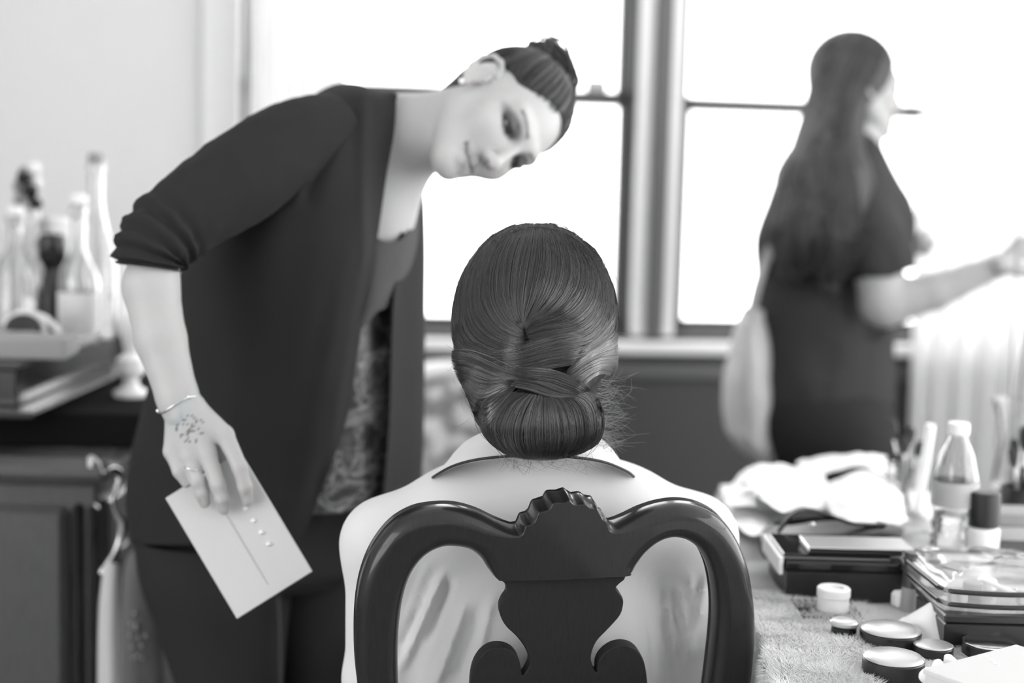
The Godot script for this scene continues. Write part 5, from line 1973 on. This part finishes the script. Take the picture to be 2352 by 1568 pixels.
func bottle(called: String, label: String, p: Vector3, outline: Array, l0: float, l1: float, extra: String) -> void:
	var o := thing(called, label, "bottle", p, "bottles on the chest")
	var mb := MB.new()
	var inner := []
	for i in range(outline.size() - 1, -1, -1):
		inner.append([maxf(outline[i][0] - 0.0025, 0.001), maxf(outline[i][1], 0.004) if i > 0 else 0.004])
	lathe(mb, [[0.0001, 0.0]] + outline + inner + [[0.0001, 0.004]], Transform3D(Basis().scaled(Vector3.ONE * K), p), 28)
	mb.turned_out()
	part("glass", mb, M.black_gloss if extra == "dark" else M.clear_glass, o)
	var top: float = outline[-1][1]
	if l1 > 0.0:
		mb = MB.new()
		lathe(mb, [[outline[2][0] + 0.0004, l0], [outline[2][0] + 0.0006, l0 + 0.001], [outline[2][0] + 0.0006, l1 - 0.001], [outline[2][0] + 0.0004, l1]], Transform3D(Basis().scaled(Vector3.ONE * K), p), 28)
		part("label", mb, M.label_white, o, "white label")
	if extra == "beads":
		for i in 9:
			mb = MB.new()
			var a := i * 2.4
			var r := 0.0115
			lathe(mb, [[0.0001, -0.011], [0.008, -0.008], [0.011, 0.0], [0.008, 0.008], [0.0001, 0.011]], Transform3D(Basis().scaled(Vector3.ONE * K), p + Vector3(cos(a) * r, top + 0.004 + i * 0.0065, sin(a) * r) * K), 12)
			part("bead", mb, [M.black_gloss, M.grey_plastic, M.pearl][i % 3], o)
	elif extra == "dark":
		pass
	elif extra != "":
		mb = MB.new()
		var r: float = outline[-1][0] + 0.002
		lathe(mb, [[0.0001, top - 0.001], [r, top - 0.001], [r, top + 0.014], [r - 0.002, top + 0.016], [0.0001, top + 0.016]], Transform3D(Basis().scaled(Vector3.ONE * K), p), 20)
		part("cap", mb, M[extra], o)
	else:
		mb = MB.new()
		lathe(mb, [[0.0001, top - 0.02], [0.007, top - 0.02], [0.008, top], [0.012, top + 0.002], [0.012, top + 0.012], [0.009, top + 0.016], [0.0001, top + 0.016]], Transform3D(Basis().scaled(Vector3.ONE * K), p), 20)
		part("stopper", mb, M.pearl, o)


# ------------------------------------------------------------------ the make-up table
const TOP := 0.765


func on_table(px: float, py: float) -> Vector3:
	return on_level(px, py, TOP)


func can(mb: MB, p: Vector3, r: float, h: float, dome := 0.0, edge := 0.0015, segs := 32) -> void:      # a round box, flat or domed on top
	var pro := [[0.0001, 0.0], [r - edge, 0.0], [r, edge], [r, h - edge], [r - edge, h]]
	if dome > 0.0:
		for i in range(1, 6):
			var a := i / 5.0 * PI / 2
			pro.append([maxf((r - edge) * cos(a), 0.0001), h + dome * sin(a)])
	else:
		pro.append([0.0001, h])
	lathe(mb, pro, Transform3D(Basis(), p), segs)


func crumple(called: String, label: String, rows: Array, amp: float, sd: int, m: Material, category := "tissue", group := "") -> void:
	var nz := FastNoiseLite.new()
	nz.seed = sd
	nz.frequency = 14.0
	nz.fractal_octaves = 2
	var g := net_of(rows, 30, 26)
	for r in g.size():
		for k in g[0].size():
			g[r][k] += Vector3(0.3, 1, 0.3) * amp * nz.get_noise_3dv(g[r][k])
			g[r][k].y = maxf(g[r][k].y, TOP + 0.002)
	var mb := MB.new()
	cloth(mb, g, 0.001)
	solo(called, mb, m, label, category, group)


func cup_of_brushes(called: String, label: String, p: Vector3, r: float, h: float, m: Material, dirs: Array) -> void:
	var c := thing(called, label, "cup", p)
	var mb := MB.new()
	lathe(mb, [[0.0001, 0.0], [r * 0.9, 0.0], [r, h], [r - 0.002, h], [r * 0.9 - 0.003, 0.005], [0.0001, 0.005]], Transform3D(Basis(), p), 28)
	mb.turned_out()
	part("cup", mb, m, c)
	for d in dirs:
		var b := thing("makeup_brush", d[5], "brush", p + Vector3(d[0] * 0.4, 0.006, d[1] * 0.4), "brushes standing in cups")
		var foot := p + Vector3(-d[0] * 0.35, 0.008, -d[1] * 0.35)
		var tip := p + Vector3(d[0], d[2], d[1])
		var parts := [["handle", 0.0, 0.62, M.black_plastic if d[4] < 1.0 else M.grey_plastic], ["ferrule", 0.62, 0.78, M.silver]]
		for q in parts:
			mb = MB.new()
			tube(mb, PackedVector3Array([foot.lerp(tip, q[1]), foot.lerp(tip, q[2])]), [d[3] * 0.8, d[3]], 8)
			part(q[0], mb, q[3], b)
		mb = MB.new()
		tube(mb, curve([foot.lerp(tip, 0.77), foot.lerp(tip, 0.86), foot.lerp(tip, 0.95), tip], 10), [d[3], d[3] * 2.2, d[3] * 2.3, d[3] * 0.8], 10)
		part("bristles", mb, M.bristle, b)


func build_table() -> void:
	# the table runs away from the camera; its own axes: right across it, far along it
	var org := on_table(1796, 1520) * Vector3(1, 0, 1)
	var far := on_table(1682, 1162) * Vector3(1, 0, 1)
	var tb := Basis(Vector3.UP, -atan2(far.x - org.x, org.z - far.z))
	var tt := Transform3D(tb, org)
	var w := 1.15
	var n0 := -0.60
	var n1 := 1.02
	var o := thing("dressing_table", "long table under a white fur throw, covered with make-up", "table", tt * Vector3(w / 2, 0, -(n0 + n1) / 2))
	var mb := MB.new()
	box(mb, tt * Transform3D(Basis(), Vector3(w / 2, 0.7315, -(n0 + n1) / 2)), Vector3(w, 0.033, n1 - n0), 0.006)
	part("tabletop", mb, M.sideboard_wood, o)
	for x in [0.07, w - 0.06]:
		for z in [-n0 - 0.06, -n1 + 0.06]:
			mb = MB.new()
			tube(mb, PackedVector3Array([tt * Vector3(x, 0.72, z), tt * Vector3(x, 0.0, z)]), [0.03, 0.02], 10)
			part("leg", mb, M.sideboard_wood, o)
	mb = MB.new()
	var rows := []
	for i in 5:
		var z := -lerpf(n0 - 0.008, n1 + 0.008, i / 4.0)
		rows.append([tt * Vector3(-0.012, 0.62, z), tt * Vector3(-0.012, 0.70, z), tt * Vector3(-0.006, 0.752, z), tt * Vector3(0.02, 0.7645, z), tt * Vector3(0.3, 0.7645, z), tt * Vector3(0.8, 0.7645, z), tt * Vector3(w, 0.7645, z)])
	cloth(mb, net_of(rows, 60, 30), 0.004)
	solo("fur_throw", mb, M.table_cloth, "white faux-fur throw spread over the make-up table", "throw")
	# pile of the throw where it lies bare
	var tuft := MB.new()
	for i in 7:
		var a := i * 2.4
		var lean := Vector3(cos(a), 0, sin(a))
		var base := lean * 0.0035
		hair_blade(tuft, [base, base + Vector3(lean.x * 0.004, 0.008, lean.z * 0.004), base + Vector3(lean.x * 0.011, 0.013, lean.z * 0.011)], 0.0008)
	var mm := MultiMesh.new()
	mm.transform_format = MultiMesh.TRANSFORM_3D
	mm.mesh = tuft.mesh(Vector3.ZERO)
	mm.mesh.surface_set_material(0, M.fur_white)
	var spots := []
	var nz := FastNoiseLite.new()
	nz.seed = 31
	nz.frequency = 9.0
	for i in 19000:
		var p := tt * Vector3(rng.randf_range(-0.012, 0.32), TOP - 0.002, -rng.randf_range(-0.25, 0.9))
		var h := 0.8 + 0.5 * nz.get_noise_2d(p.x, p.z)
		var s := seen(p)
		if s.x < 1690 or s.y > 1700:
			continue
		var bare := s.x < 1985 - 0.0 * s.y or s.y > 1430 and s.x < 2010
		if not bare:
			h *= 0.45
		var b := Basis(Vector3.UP, rng.randf() * TAU).scaled(Vector3(1, h, 1))
		b = Basis(Vector3(1, 0, 0), 0.5 * nz.get_noise_2d(p.z * 2.0, p.x)) * b
		spots.append(Transform3D(b, p))
	for i in 3500:      # the pile goes on over the edge
		var p := tt * Vector3(-0.011, rng.randf_range(0.64, 0.762), -rng.randf_range(-0.25, 0.95))
		spots.append(Transform3D(tb * Basis(Vector3.FORWARD, -1.0 - 0.4 * rng.randf()) * Basis(Vector3.UP, rng.randf() * TAU), p))
	mm.instance_count = spots.size()
	for i in spots.size():
		mm.set_instance_transform(i, spots[i])
	var fur := MultiMeshInstance3D.new()
	fur.name = "fur_pile"
	fur.multimesh = mm
	fur.set_meta("kind", "stuff")
	fur.set_meta("label", "soft white pile of the faux-fur throw")
	fur.set_meta("category", "fur")
	add_child(fur)
	palettes()
	pots()
	far_things()


func hair_blade(mb: MB, pts: Array, w: float) -> void:
	var b := mb.v.size()
	for i in pts.size():
		var r := w * (1.0 - 0.85 * i / (pts.size() - 1))
		for k in 3:
			var a := TAU * k / 3
			mb.vert(pts[i] + Vector3(cos(a) * r, 0, sin(a) * r))
	for i in pts.size() - 1:
		for k in 3:
			var p := b + i * 3 + k
			var q := b + i * 3 + (k + 1) % 3
			mb.quad(p, q, q + 3, p + 3)


func case_box(called: String, label: String, s0: float, s1: float, y0: float, y1: float, d0: float, d1: float, m: Material, lid: Material, lid_h := 0.008, group := "") -> Node3D:
	var o := thing(called, label, "case", place((s0 + s1) / 2, y0, (d0 + d1) / 2), group)
	var mb := MB.new()
	block(mb, s0, s1, y0, y1 - lid_h - 0.001, d0, d1, 0.002)
	part("body", mb, m, o)
	mb = MB.new()
	block(mb, s0 - 0.001, s1 + 0.001, y1 - lid_h, y1, d0 - 0.001, d1 + 0.001, 0.002)
	part("lid", mb, lid, o)
	return o


func palettes() -> void:
	case_box("makeup_case", "large black glossy make-up case under two flat palettes", 0.374, 0.538, TOP, 0.820, 1.855, 1.985, M.black_plastic, M.black_gloss, 0.012)
	case_box("flat_palette", "wide flat black palette lying on the large make-up case", 0.372, 0.515, 0.8205, 0.828, 1.868, 1.98, M.grey_plastic, M.black_gloss, 0.004, "palettes")
	case_box("flat_palette", "narrow grey palette on top of the stacked cases", 0.405, 0.545, 0.8285, 0.8385, 1.865, 1.93, M.black_plastic, M.compact_lid, 0.003, "palettes")
	case_box("flat_palette", "thin black palette on the throw in front of the make-up case", 0.378, 0.458, TOP, 0.7725, 1.765, 1.845, M.black_plastic, M.black_gloss, 0.003, "palettes")
	var mb := MB.new()
	block(mb, 0.3645, 0.3705, 0.8005, 0.8245, 1.86, 1.99, 0.001)
	solo("palette_leaf", mb, M.white_plastic, "thin white palette leaf standing against the make-up case", "palette")
	# dark box with the clear pouch on it
	case_box("dark_box", "dark square box underneath the clear zipped pouch", 0.532, 0.66, TOP, 0.806, 1.675, 1.80, M.black_plastic, M.black_plastic, 0.01)
	var o := thing("clear_pouch", "clear plastic pouch with black piped edges full of make-up", "pouch", place(0.60, 0.807, 1.76))
	mb = MB.new()
	var ringp := []
	for p in [[0.530, 1.70], [0.545, 1.682], [0.62, 1.675], [0.70, 1.70], [0.71, 1.80], [0.69, 1.87], [0.60, 1.885], [0.545, 1.875], [0.527, 1.84]]:
		ringp.append(p)
	var rows := []
	for f in [[0.0001, 0.042], [0.5, 0.042], [0.85, 0.036], [1.0, 0.026], [1.0, 0.010], [0.96, 0.001], [0.5, 0.0008], [0.0001, 0.0008]]:
		var row := []
		for p in ringp:
			row.append(place(lerpf(0.62, p[0], f[0]), 0.807 + f[1], lerpf(1.78, p[1], f[0])))
		rows.append(row)
	var g := net_of(rows, 48, 30, true)
	var nz := FastNoiseLite.new()
	nz.seed = 6
	nz.frequency = 22.0
	for r in 15:
		for k in g[0].size():
			g[r][k].y += 0.004 * nz.get_noise_3dv(g[r][k])
	mb.net(g, true)
	part("film", mb, M.clear_film, o, "clear crinkled plastic")
	for y in [0.026, 0.010]:
		mb = MB.new()
		var pts := []
		for p in ringp + [ringp[0]]:
			pts.append(place(p[0], 0.807 + y, p[1]))
		tube(mb, curve(pts, 60), [0.0032], 8)
		part("piping", mb, M.black_plastic, o, "black piping")
	mb = MB.new()
	box(mb, Transform3D(aligned() * Basis(Vector3.UP, 0.5), place(0.565, 0.848, 1.745)), Vector3(0.03, 0.0015, 0.035), 0.0005)
	part("tag", mb, M.print_grey, o)
	for i in 5:
		mb = MB.new()
		can(mb, place(0.56 + 0.028 * i, 0.810, 1.72 + 0.03 * (i % 3)), 0.012, 0.014 + 0.004 * (i % 2))
		solo("pan", mb, [M.compact_lid, M.grey_plastic, M.pearl][i % 3], ["silver pan under the tag inside the clear pouch", "grey pan next to the silver one inside the clear pouch", "white pan in the middle of the clear pouch", "tall silver pan beside the white one inside the clear pouch", "grey pan at the far end inside the clear pouch"][i], "pan", "pans in the clear pouch")
	mb = MB.new()
	tube(mb, PackedVector3Array([at(2254, 1330, 1.80), at(2380, 1382, 1.74)]), [0.0032], 8)
	solo("cosmetic_pencil", mb, M.white_plastic, "white cosmetic pencil lying across the clear pouch", "pencil")
	mb = MB.new()
	box(mb, Transform3D(aligned() * Basis(Vector3.UP, 0.2), place(0.524, TOP + 0.012, 1.84)), Vector3(0.022, 0.022, 0.02), 0.004)
	solo("sponge", mb, M.tissue, "small white sponge block beside the make-up case", "sponge")


func pots() -> void:
	# jar with recessed white lid on the thin palette
	var mb := MB.new()
	var p := place(0.424, 0.773, 1.795)
	lathe(mb, [[0.0001, 0.0], [0.019, 0.0], [0.0202, 0.0015], [0.0202, 0.018], [0.0215, 0.019], [0.0215, 0.029], [0.020, 0.0305], [0.0135, 0.0305], [0.0125, 0.0265], [0.0001, 0.0265]], Transform3D(Basis(), p), 32)
	solo("cream_jar", mb, M.white_plastic, "white plastic jar with a recessed lid on the thin palette", "jar")
	# small dark pot with pale lid
	p = on_table(1937, 1466)
	var o := thing("small_pot", "small dark glass pot with a pale shiny lid on the throw", "pot", p)
	mb = MB.new()
	can(mb, p, 0.0155, 0.017)
	part("body", mb, M.black_gloss, o)
	mb = MB.new()
	can(mb, p + Vector3(0, 0.017, 0), 0.0175, 0.006, 0.002)
	part("lid", mb, M.compact_lid, o)
	# round compacts
	var list := [[2044, 1481, 0.0365, 0.019, "large round compact with a domed silver lid behind its twin", "compact_lid"], [2050, 1556, 0.0345, 0.023, "large round compact with a domed silver lid beside the pale box", "compact_lid"], [2142, 1506, 0.0235, 0.013, "small flat compact between the domed compacts and the tissue", "compact_lid"], [2270, 1506, 0.031, 0.016, "round compact with a mirrored lid half under the pale box", "silver"]]
	for l in list:
		p = on_table(l[0], l[1])
		o = thing("compact", l[4], "compact", p, "round compacts")
		mb = MB.new()
		can(mb, p, l[2], l[3])
		part("base", mb, M.black_plastic, o)
		mb = MB.new()
		can(mb, p + Vector3(0, l[3], 0), l[2] * 0.985, 0.0015, 0.0055 if l[2] > 0.033 else 0.0015, 0.001, 40)
		part("lid", mb, M[l[5]], o)
	# lip gloss tube standing
	p = on_table(2084, 1402)
	o = thing("gloss_tube", "upright gloss tube with a dark cap in front of the case", "tube", p)
	mb = MB.new()
	tube(mb, PackedVector3Array([p, p + Vector3(0.002, 0.032, 0)]), [0.0105, 0.0105], 16)
	part("tube", mb, M.print_grey, o)
	mb = MB.new()
	tube(mb, PackedVector3Array([p + Vector3(0.002, 0.032, 0), p + Vector3(0.006, 0.078, 0)]), [0.0112, 0.0128], 16)
	part("cap", mb, mat("dark_cap", 0.05, 0.4), o)
	# tissue tent
	crumple("tissue", "white peaked tissue standing up beside the compacts", [
		[on_table(2010, 1452), on_table(2060, 1450), on_table(2120, 1470), on_table(2180, 1486), on_table(2214, 1484)],
		[on_table(2030, 1436) + Vector3(0, 0.004, 0), at(2080, 1428, 1.77), at(2130, 1428, 1.755), at(2180, 1440, 1.75), at(2206, 1462, 1.745)],
		[at(2056, 1424, 1.80), at(2100, 1404, 1.79), at(2136, 1384, 1.775), at(2172, 1376, 1.77), at(2192, 1416, 1.77)],
		[at(2084, 1412, 1.83), at(2118, 1394, 1.82), at(2150, 1380, 1.80), at(2174, 1384, 1.80), at(2190, 1412, 1.80)]], 0.004, 41, M.tissue)
	for q in [[2126, 1546, 0.9, "white petal fallen at the corner of the pale box"], [2152, 1528, 0.3, "rounded white petal between the pale box and small compact"], [2180, 1516, -0.5, "upright white petal beside the small flat compact"]]:
		mb = MB.new()
		var c := on_level(q[0], q[1], 0.787)
		soft(mb, [ell(c, Vector3(0.006, 0.009, 0.004), Basis(Vector3.FORWARD, q[2]), 0.01), ell(c + Vector3(0.004, -0.008, 0), Vector3(0.006, 0.007, 0.005), Basis(Vector3.FORWARD, -q[2]), 0.01)], 0.003)
		solo("petal", mb, M.tissue, q[3], "petal", "fallen petals")
	# pale box with a printed lid at the near corner
	var a := on_level(2124, 1538, 0.797)
	var b := on_level(2334, 1482, 0.797)
	var ex := (b - a).normalized()
	var ez := ex.cross(Vector3.UP)
	if ez.dot(CO - a) < 0:
		ez = -ez
	var ctr := (a + b) / 2 + ez * 0.09
	var bt := Transform3D(Basis(ex, Vector3.UP, ex.cross(Vector3.UP)), Vector3(ctr.x, (TOP + 0.797) / 2, ctr.z))
	o = thing("pale_box", "flat pale cardboard box with faint lettering beside the compacts", "box", Vector3(ctr.x, TOP, ctr.z))
	mb = MB.new()
	box(mb, bt, Vector3((b - a).length(), 0.797 - TOP, 0.18), 0.002)
	part("body", mb, M.paper, o)
	mb = MB.new()
	box(mb, Transform3D(bt.basis, Vector3(ctr.x, 0.795, ctr.z)), Vector3((b - a).length() + 0.003, 0.006, 0.183), 0.001)
	var lid := part("lid", mb, M.paper, o)
	for i in 6:
		mb = MB.new()
		var c := on_level(2265 + i * 5.5, 1506 + i * 4.4, 0.7983)
		box(mb, Transform3D(bt.basis * Basis(Vector3.UP, 0.7 * (i % 2) - 0.2), c), Vector3(0.006, 0.0005, 0.002), 0.0002)
		part("lettering", mb, M.white_paper, lid, "faint pale lettering")


func far_things() -> void:
	# water bottle
	var p := on_table(2182, 1318)
	var o := thing("water_bottle", "clear ribbed plastic water bottle with a white cap", "bottle", p)
	var pro := [[0.0001, 0.0], [0.026, 0.0], [0.032, 0.006]]
	for i in 9:
		pro.append([0.0325 if i % 2 else 0.0295, 0.012 + i * 0.0095])
	pro += [[0.0325, 0.10], [0.0325, 0.14], [0.031, 0.148], [0.030, 0.155], [0.024, 0.178], [0.015, 0.196], [0.0125, 0.202], [0.0125, 0.206]]
	var inner := []
	for i in range(pro.size() - 1, 0, -1):
		inner.append([pro[i][0] - 0.0012, maxf(pro[i][1], 0.0015)])
	var mb := MB.new()
	lathe(mb, pro + inner + [[0.0001, 0.0015]], Transform3D(Basis(), p), 32)
	mb.turned_out()
	part("body", mb, M.clear_glass, o)
	mb = MB.new()
	lathe(mb, [[0.0332, 0.103], [0.0334, 0.105], [0.0334, 0.137], [0.0332, 0.139]], Transform3D(Basis(), p), 32)
	part("label", mb, mat("bottle_label", 0.4, 0.6), o, "pale grey label")
	mb = MB.new()
	can(mb, p + Vector3(0, 0.205, 0), 0.0155, 0.018)
	part("cap", mb, M.white_plastic, o)
	mb = MB.new()
	lathe(mb, [[0.0001, 0.002], [0.0280, 0.003], [0.0280, 0.09], [0.0001, 0.09]], Transform3D(Basis(), p), 24)
	mb.turned_out()
	part("water", mb, M.water, o)
	# lotion bottle with black cap
	p = on_table(2250, 1330)
	o = thing("lotion_bottle", "white lotion bottle with a wide black cap beside the water bottle", "bottle", p)
	mb = MB.new()
	can(mb, p, 0.024, 0.078, 0.0, 0.004)
	part("body", mb, M.white_plastic, o)
	mb = MB.new()
	can(mb, p + Vector3(0, 0.078, 0), 0.0225, 0.05, 0.001)
	part("cap", mb, M.black_plastic, o)
	# boxes at the end
	case_box("carton", "dark carton standing behind the clear pouch", 0.690, 0.80, TOP, 0.815, 1.965, 2.03, M.black_plastic, M.black_plastic, 0.012)
	case_box("carton", "wide printed carton behind the dark one", 0.72, 0.83, TOP, 0.845, 2.075, 2.135, M.paper, M.print_grey, 0.02)
	# cups of brushes
	cup_of_brushes("black_cup", "black cup crowded with dark make-up brushes", on_table(2338, 1236), 0.032, 0.085, M.black_plastic, [
		[0.004, 0.0, 0.185, 0.005, 0, "wide dark brush standing in the middle of the black cup"], [-0.022, 0.004, 0.150, 0.0035, 1, "thin pale-handled brush leaning at the rim of the black cup"], [0.024, 0.006, 0.165, 0.004, 0, "dark brush leaning outwards from the black cup"], [-0.008, -0.018, 0.16, 0.003, 0, "slim brush at the back of the black cup"]])
	cup_of_brushes("glass_tumbler", "clear glass tumbler holding pencils and brushes beside the tissues", on_table(2072, 1178), 0.031, 0.085, M.clear_glass, [
		[-0.030, 0.0, 0.165, 0.004, 0, "dark brush leaning out of the glass tumbler over the tissues"], [-0.006, 0.01, 0.135, 0.0035, 1, "short pale brush inside the glass tumbler"], [0.012, -0.01, 0.15, 0.004, 0, "dark upright brush in the glass tumbler"], [0.026, 0.008, 0.128, 0.0035, 0, "short dark brush at the rim of the glass tumbler"]])
	mb = MB.new()
	tube(mb, seen_curve([[2106, 1172, 2.32], [2122, 1080, 2.30], [2138, 975, 2.28]], 12), [0.008], 12)
	solo("white_candle", mb, M.tissue, "slim white taper leaning between tumbler and water bottle", "candle")
	# leather pouch with straps
	o = thing("leather_pouch", "soft dark leather pouch with a curved strap under the papers", "pouch", on_table(1860, 1270))
	mb = MB.new()
	mb.net(net_of([
		[on_table(1752, 1286), on_table(1800, 1296), on_table(1900, 1280), on_table(2040, 1262), on_table(2060, 1230), on_table(1900, 1220), on_table(1780, 1236)].map(func(a): return a + Vector3(0, 0.002, 0)),
		[at(1746, 1236, 2.12), at(1800, 1246, 2.06), at(1900, 1240, 2.06), at(2040, 1226, 2.08), at(2062, 1206, 2.2), at(1900, 1196, 2.26), at(1776, 1204, 2.24)],
		[at(1776, 1206, 2.16), at(1820, 1206, 2.12), at(1900, 1196, 2.12), at(2010, 1200, 2.12), at(2020, 1196, 2.2), at(1900, 1186, 2.24), at(1800, 1196, 2.22)]], 40, 16, true), true)
	part("body", mb, M.black_leather, o)
	mb = MB.new()
	tube(mb, seen_curve([[1786, 1222, 2.06], [1820, 1182, 2.06], [1856, 1170, 2.07], [1900, 1182, 2.08], [1960, 1202, 2.08], [2030, 1206, 2.1]], 30), [0.006], 8, true, 0.5)
	part("strap", mb, M.black_leather, o)
	mb = MB.new()
	can(mb, at(1866, 1206, 2.04), 0.004, 0.003, 0.002)
	part("stud", mb, M.silver, o)
	# papers, wipes and tissues
	crumple("paper_sheet", "large white crumpled sheet drooping over the table's edge by the window", [
		[at(1682, 1108, 2.46), at(1730, 1066, 2.56), at(1790, 1068, 2.6), at(1850, 1070, 2.62)],
		[at(1716, 1110, 2.36), at(1770, 1086, 2.46), at(1830, 1090, 2.5), at(1900, 1100, 2.52)],
		[at(1760, 1150, 2.26), at(1800, 1130, 2.34), at(1870, 1130, 2.38), at(1940, 1140, 2.42)],
		[at(1796, 1176, 2.2), at(1840, 1164, 2.26), at(1900, 1166, 2.3), at(1960, 1170, 2.34)]], 0.010, 51, M.tissue, "paper", "papers and tissues on the table")
	crumple("tissue", "big soft crumpled tissue between the pouch and the tumbler", [
		[at(1900, 1110, 2.44), at(1950, 1084, 2.5), at(2010, 1092, 2.52), at(2060, 1120, 2.5)],
		[at(1890, 1150, 2.34), at(1950, 1106, 2.38), at(2020, 1112, 2.4), at(2074, 1150, 2.4)],
		[at(1920, 1180, 2.24), at(1960, 1150, 2.26), at(2030, 1150, 2.28), at(2082, 1186, 2.3)],
		[at(1960, 1204, 2.18), at(2000, 1204, 2.18), at(2040, 1204, 2.2), at(2084, 1206, 2.24)]], 0.012, 52, M.tissue, "tissue", "papers and tissues on the table")
	crumple("tissue", "folded white tissue at the back of the pile, against the tumbler", [
		[at(1830, 1062, 2.66), at(1880, 1052, 2.7), at(1950, 1048, 2.72), at(2030, 1060, 2.72)],
		[at(1846, 1074, 2.6), at(1890, 1056, 2.62), at(1970, 1040, 2.62), at(2036, 1056, 2.62)],
		[at(1860, 1100, 2.52), at(1900, 1086, 2.54), at(1980, 1076, 2.54), at(2046, 1096, 2.54)]], 0.010, 53, M.tissue, "tissue", "papers and tissues on the table")
	crumple("cotton_pad", "white cotton pad poking out under the large crumpled sheet", [
		[at(1662, 1150, 2.34), at(1690, 1134, 2.36), at(1724, 1128, 2.38)],
		[at(1668, 1160, 2.30), at(1700, 1150, 2.31), at(1732, 1148, 2.32)],
		[at(1684, 1162, 2.27), at(1710, 1162, 2.27), at(1738, 1164, 2.28)]], 0.004, 54, M.tissue, "cotton pad", "papers and tissues on the table")
	crumple("paper_sheet", "folded white leaflet beside the leather pouch at the table's edge", [
		[at(1668, 1186, 2.3), at(1700, 1178, 2.34), at(1760, 1190, 2.36)],
		[at(1690, 1210, 2.22), at(1730, 1204, 2.24), at(1780, 1214, 2.26)],
		[at(1726, 1230, 2.14), at(1756, 1230, 2.16), at(1790, 1226, 2.18)]], 0.006, 55, M.tissue, "paper", "papers and tissues on the table")
	# glass vase with blossoms at the far end
	p = on_table(2322, 1120)
	o = thing("glass_vase", "clear curved glass vase standing at the table's far end", "vase", p)
	var vp := [[0.03, 0.0], [0.036, 0.006], [0.030, 0.05], [0.024, 0.09], [0.030, 0.13], [0.044, 0.17]]
	var vi := []
	for i in range(vp.size() - 1, -1, -1):
		vi.append([vp[i][0] - 0.003, maxf(vp[i][1], 0.006)])
	mb = MB.new()
	lathe(mb, [[0.0001, 0.0]] + vp + vi + [[0.0001, 0.006]], Transform3D(Basis(), p), 28)
	mb.turned_out()
	part("glass", mb, M.clear_glass, o)
	for i in 4:
		var tip: Vector3 = [at(2340, 480, 2.72), at(2380, 620, 2.7), at(2372, 700, 2.72), at(2410, 560, 2.7)][i]
		var f := thing("white_flower", ["white open blossom on the tallest stem in the vase", "white blossom low over the rim of the vase", "drooping white blossom in the vase", "white blossom leaning out behind the vase"][i], "flower", p + Vector3(0.004 * i, 0.008, 0), "flowers in the vase")
		mb = MB.new()
		tube(mb, curve([p + Vector3(0.004 * i - 0.006, 0.01, 0.003 * i), p + Vector3(0.008 * i - 0.012, 0.15, 0.0), tip], 14), [0.0022], 6)
		part("stem", mb, mat("stem_grey", 0.2, 0.6), f)
		for k in 6:
			mb = MB.new()
			var a := TAU * k / 6
			var dirv := Vector3(cos(a), 0.45, sin(a)).normalized()
			var side := dirv.cross(Vector3.UP).normalized()
			cloth(mb, net_of([[tip - side * 0.003, tip, tip + side * 0.003], [tip + dirv * 0.018 - side * 0.013, tip + dirv * 0.018 - Vector3(0, 0.004, 0), tip + dirv * 0.018 + side * 0.013], [tip + dirv * 0.034 - side * 0.006 + Vector3(0, 0.004, 0), tip + dirv * 0.036 + Vector3(0, 0.002, 0), tip + dirv * 0.034 + side * 0.006 + Vector3(0, 0.004, 0)]], 7, 7), 0.0008)
			part("petal", mb, M.tissue, f)
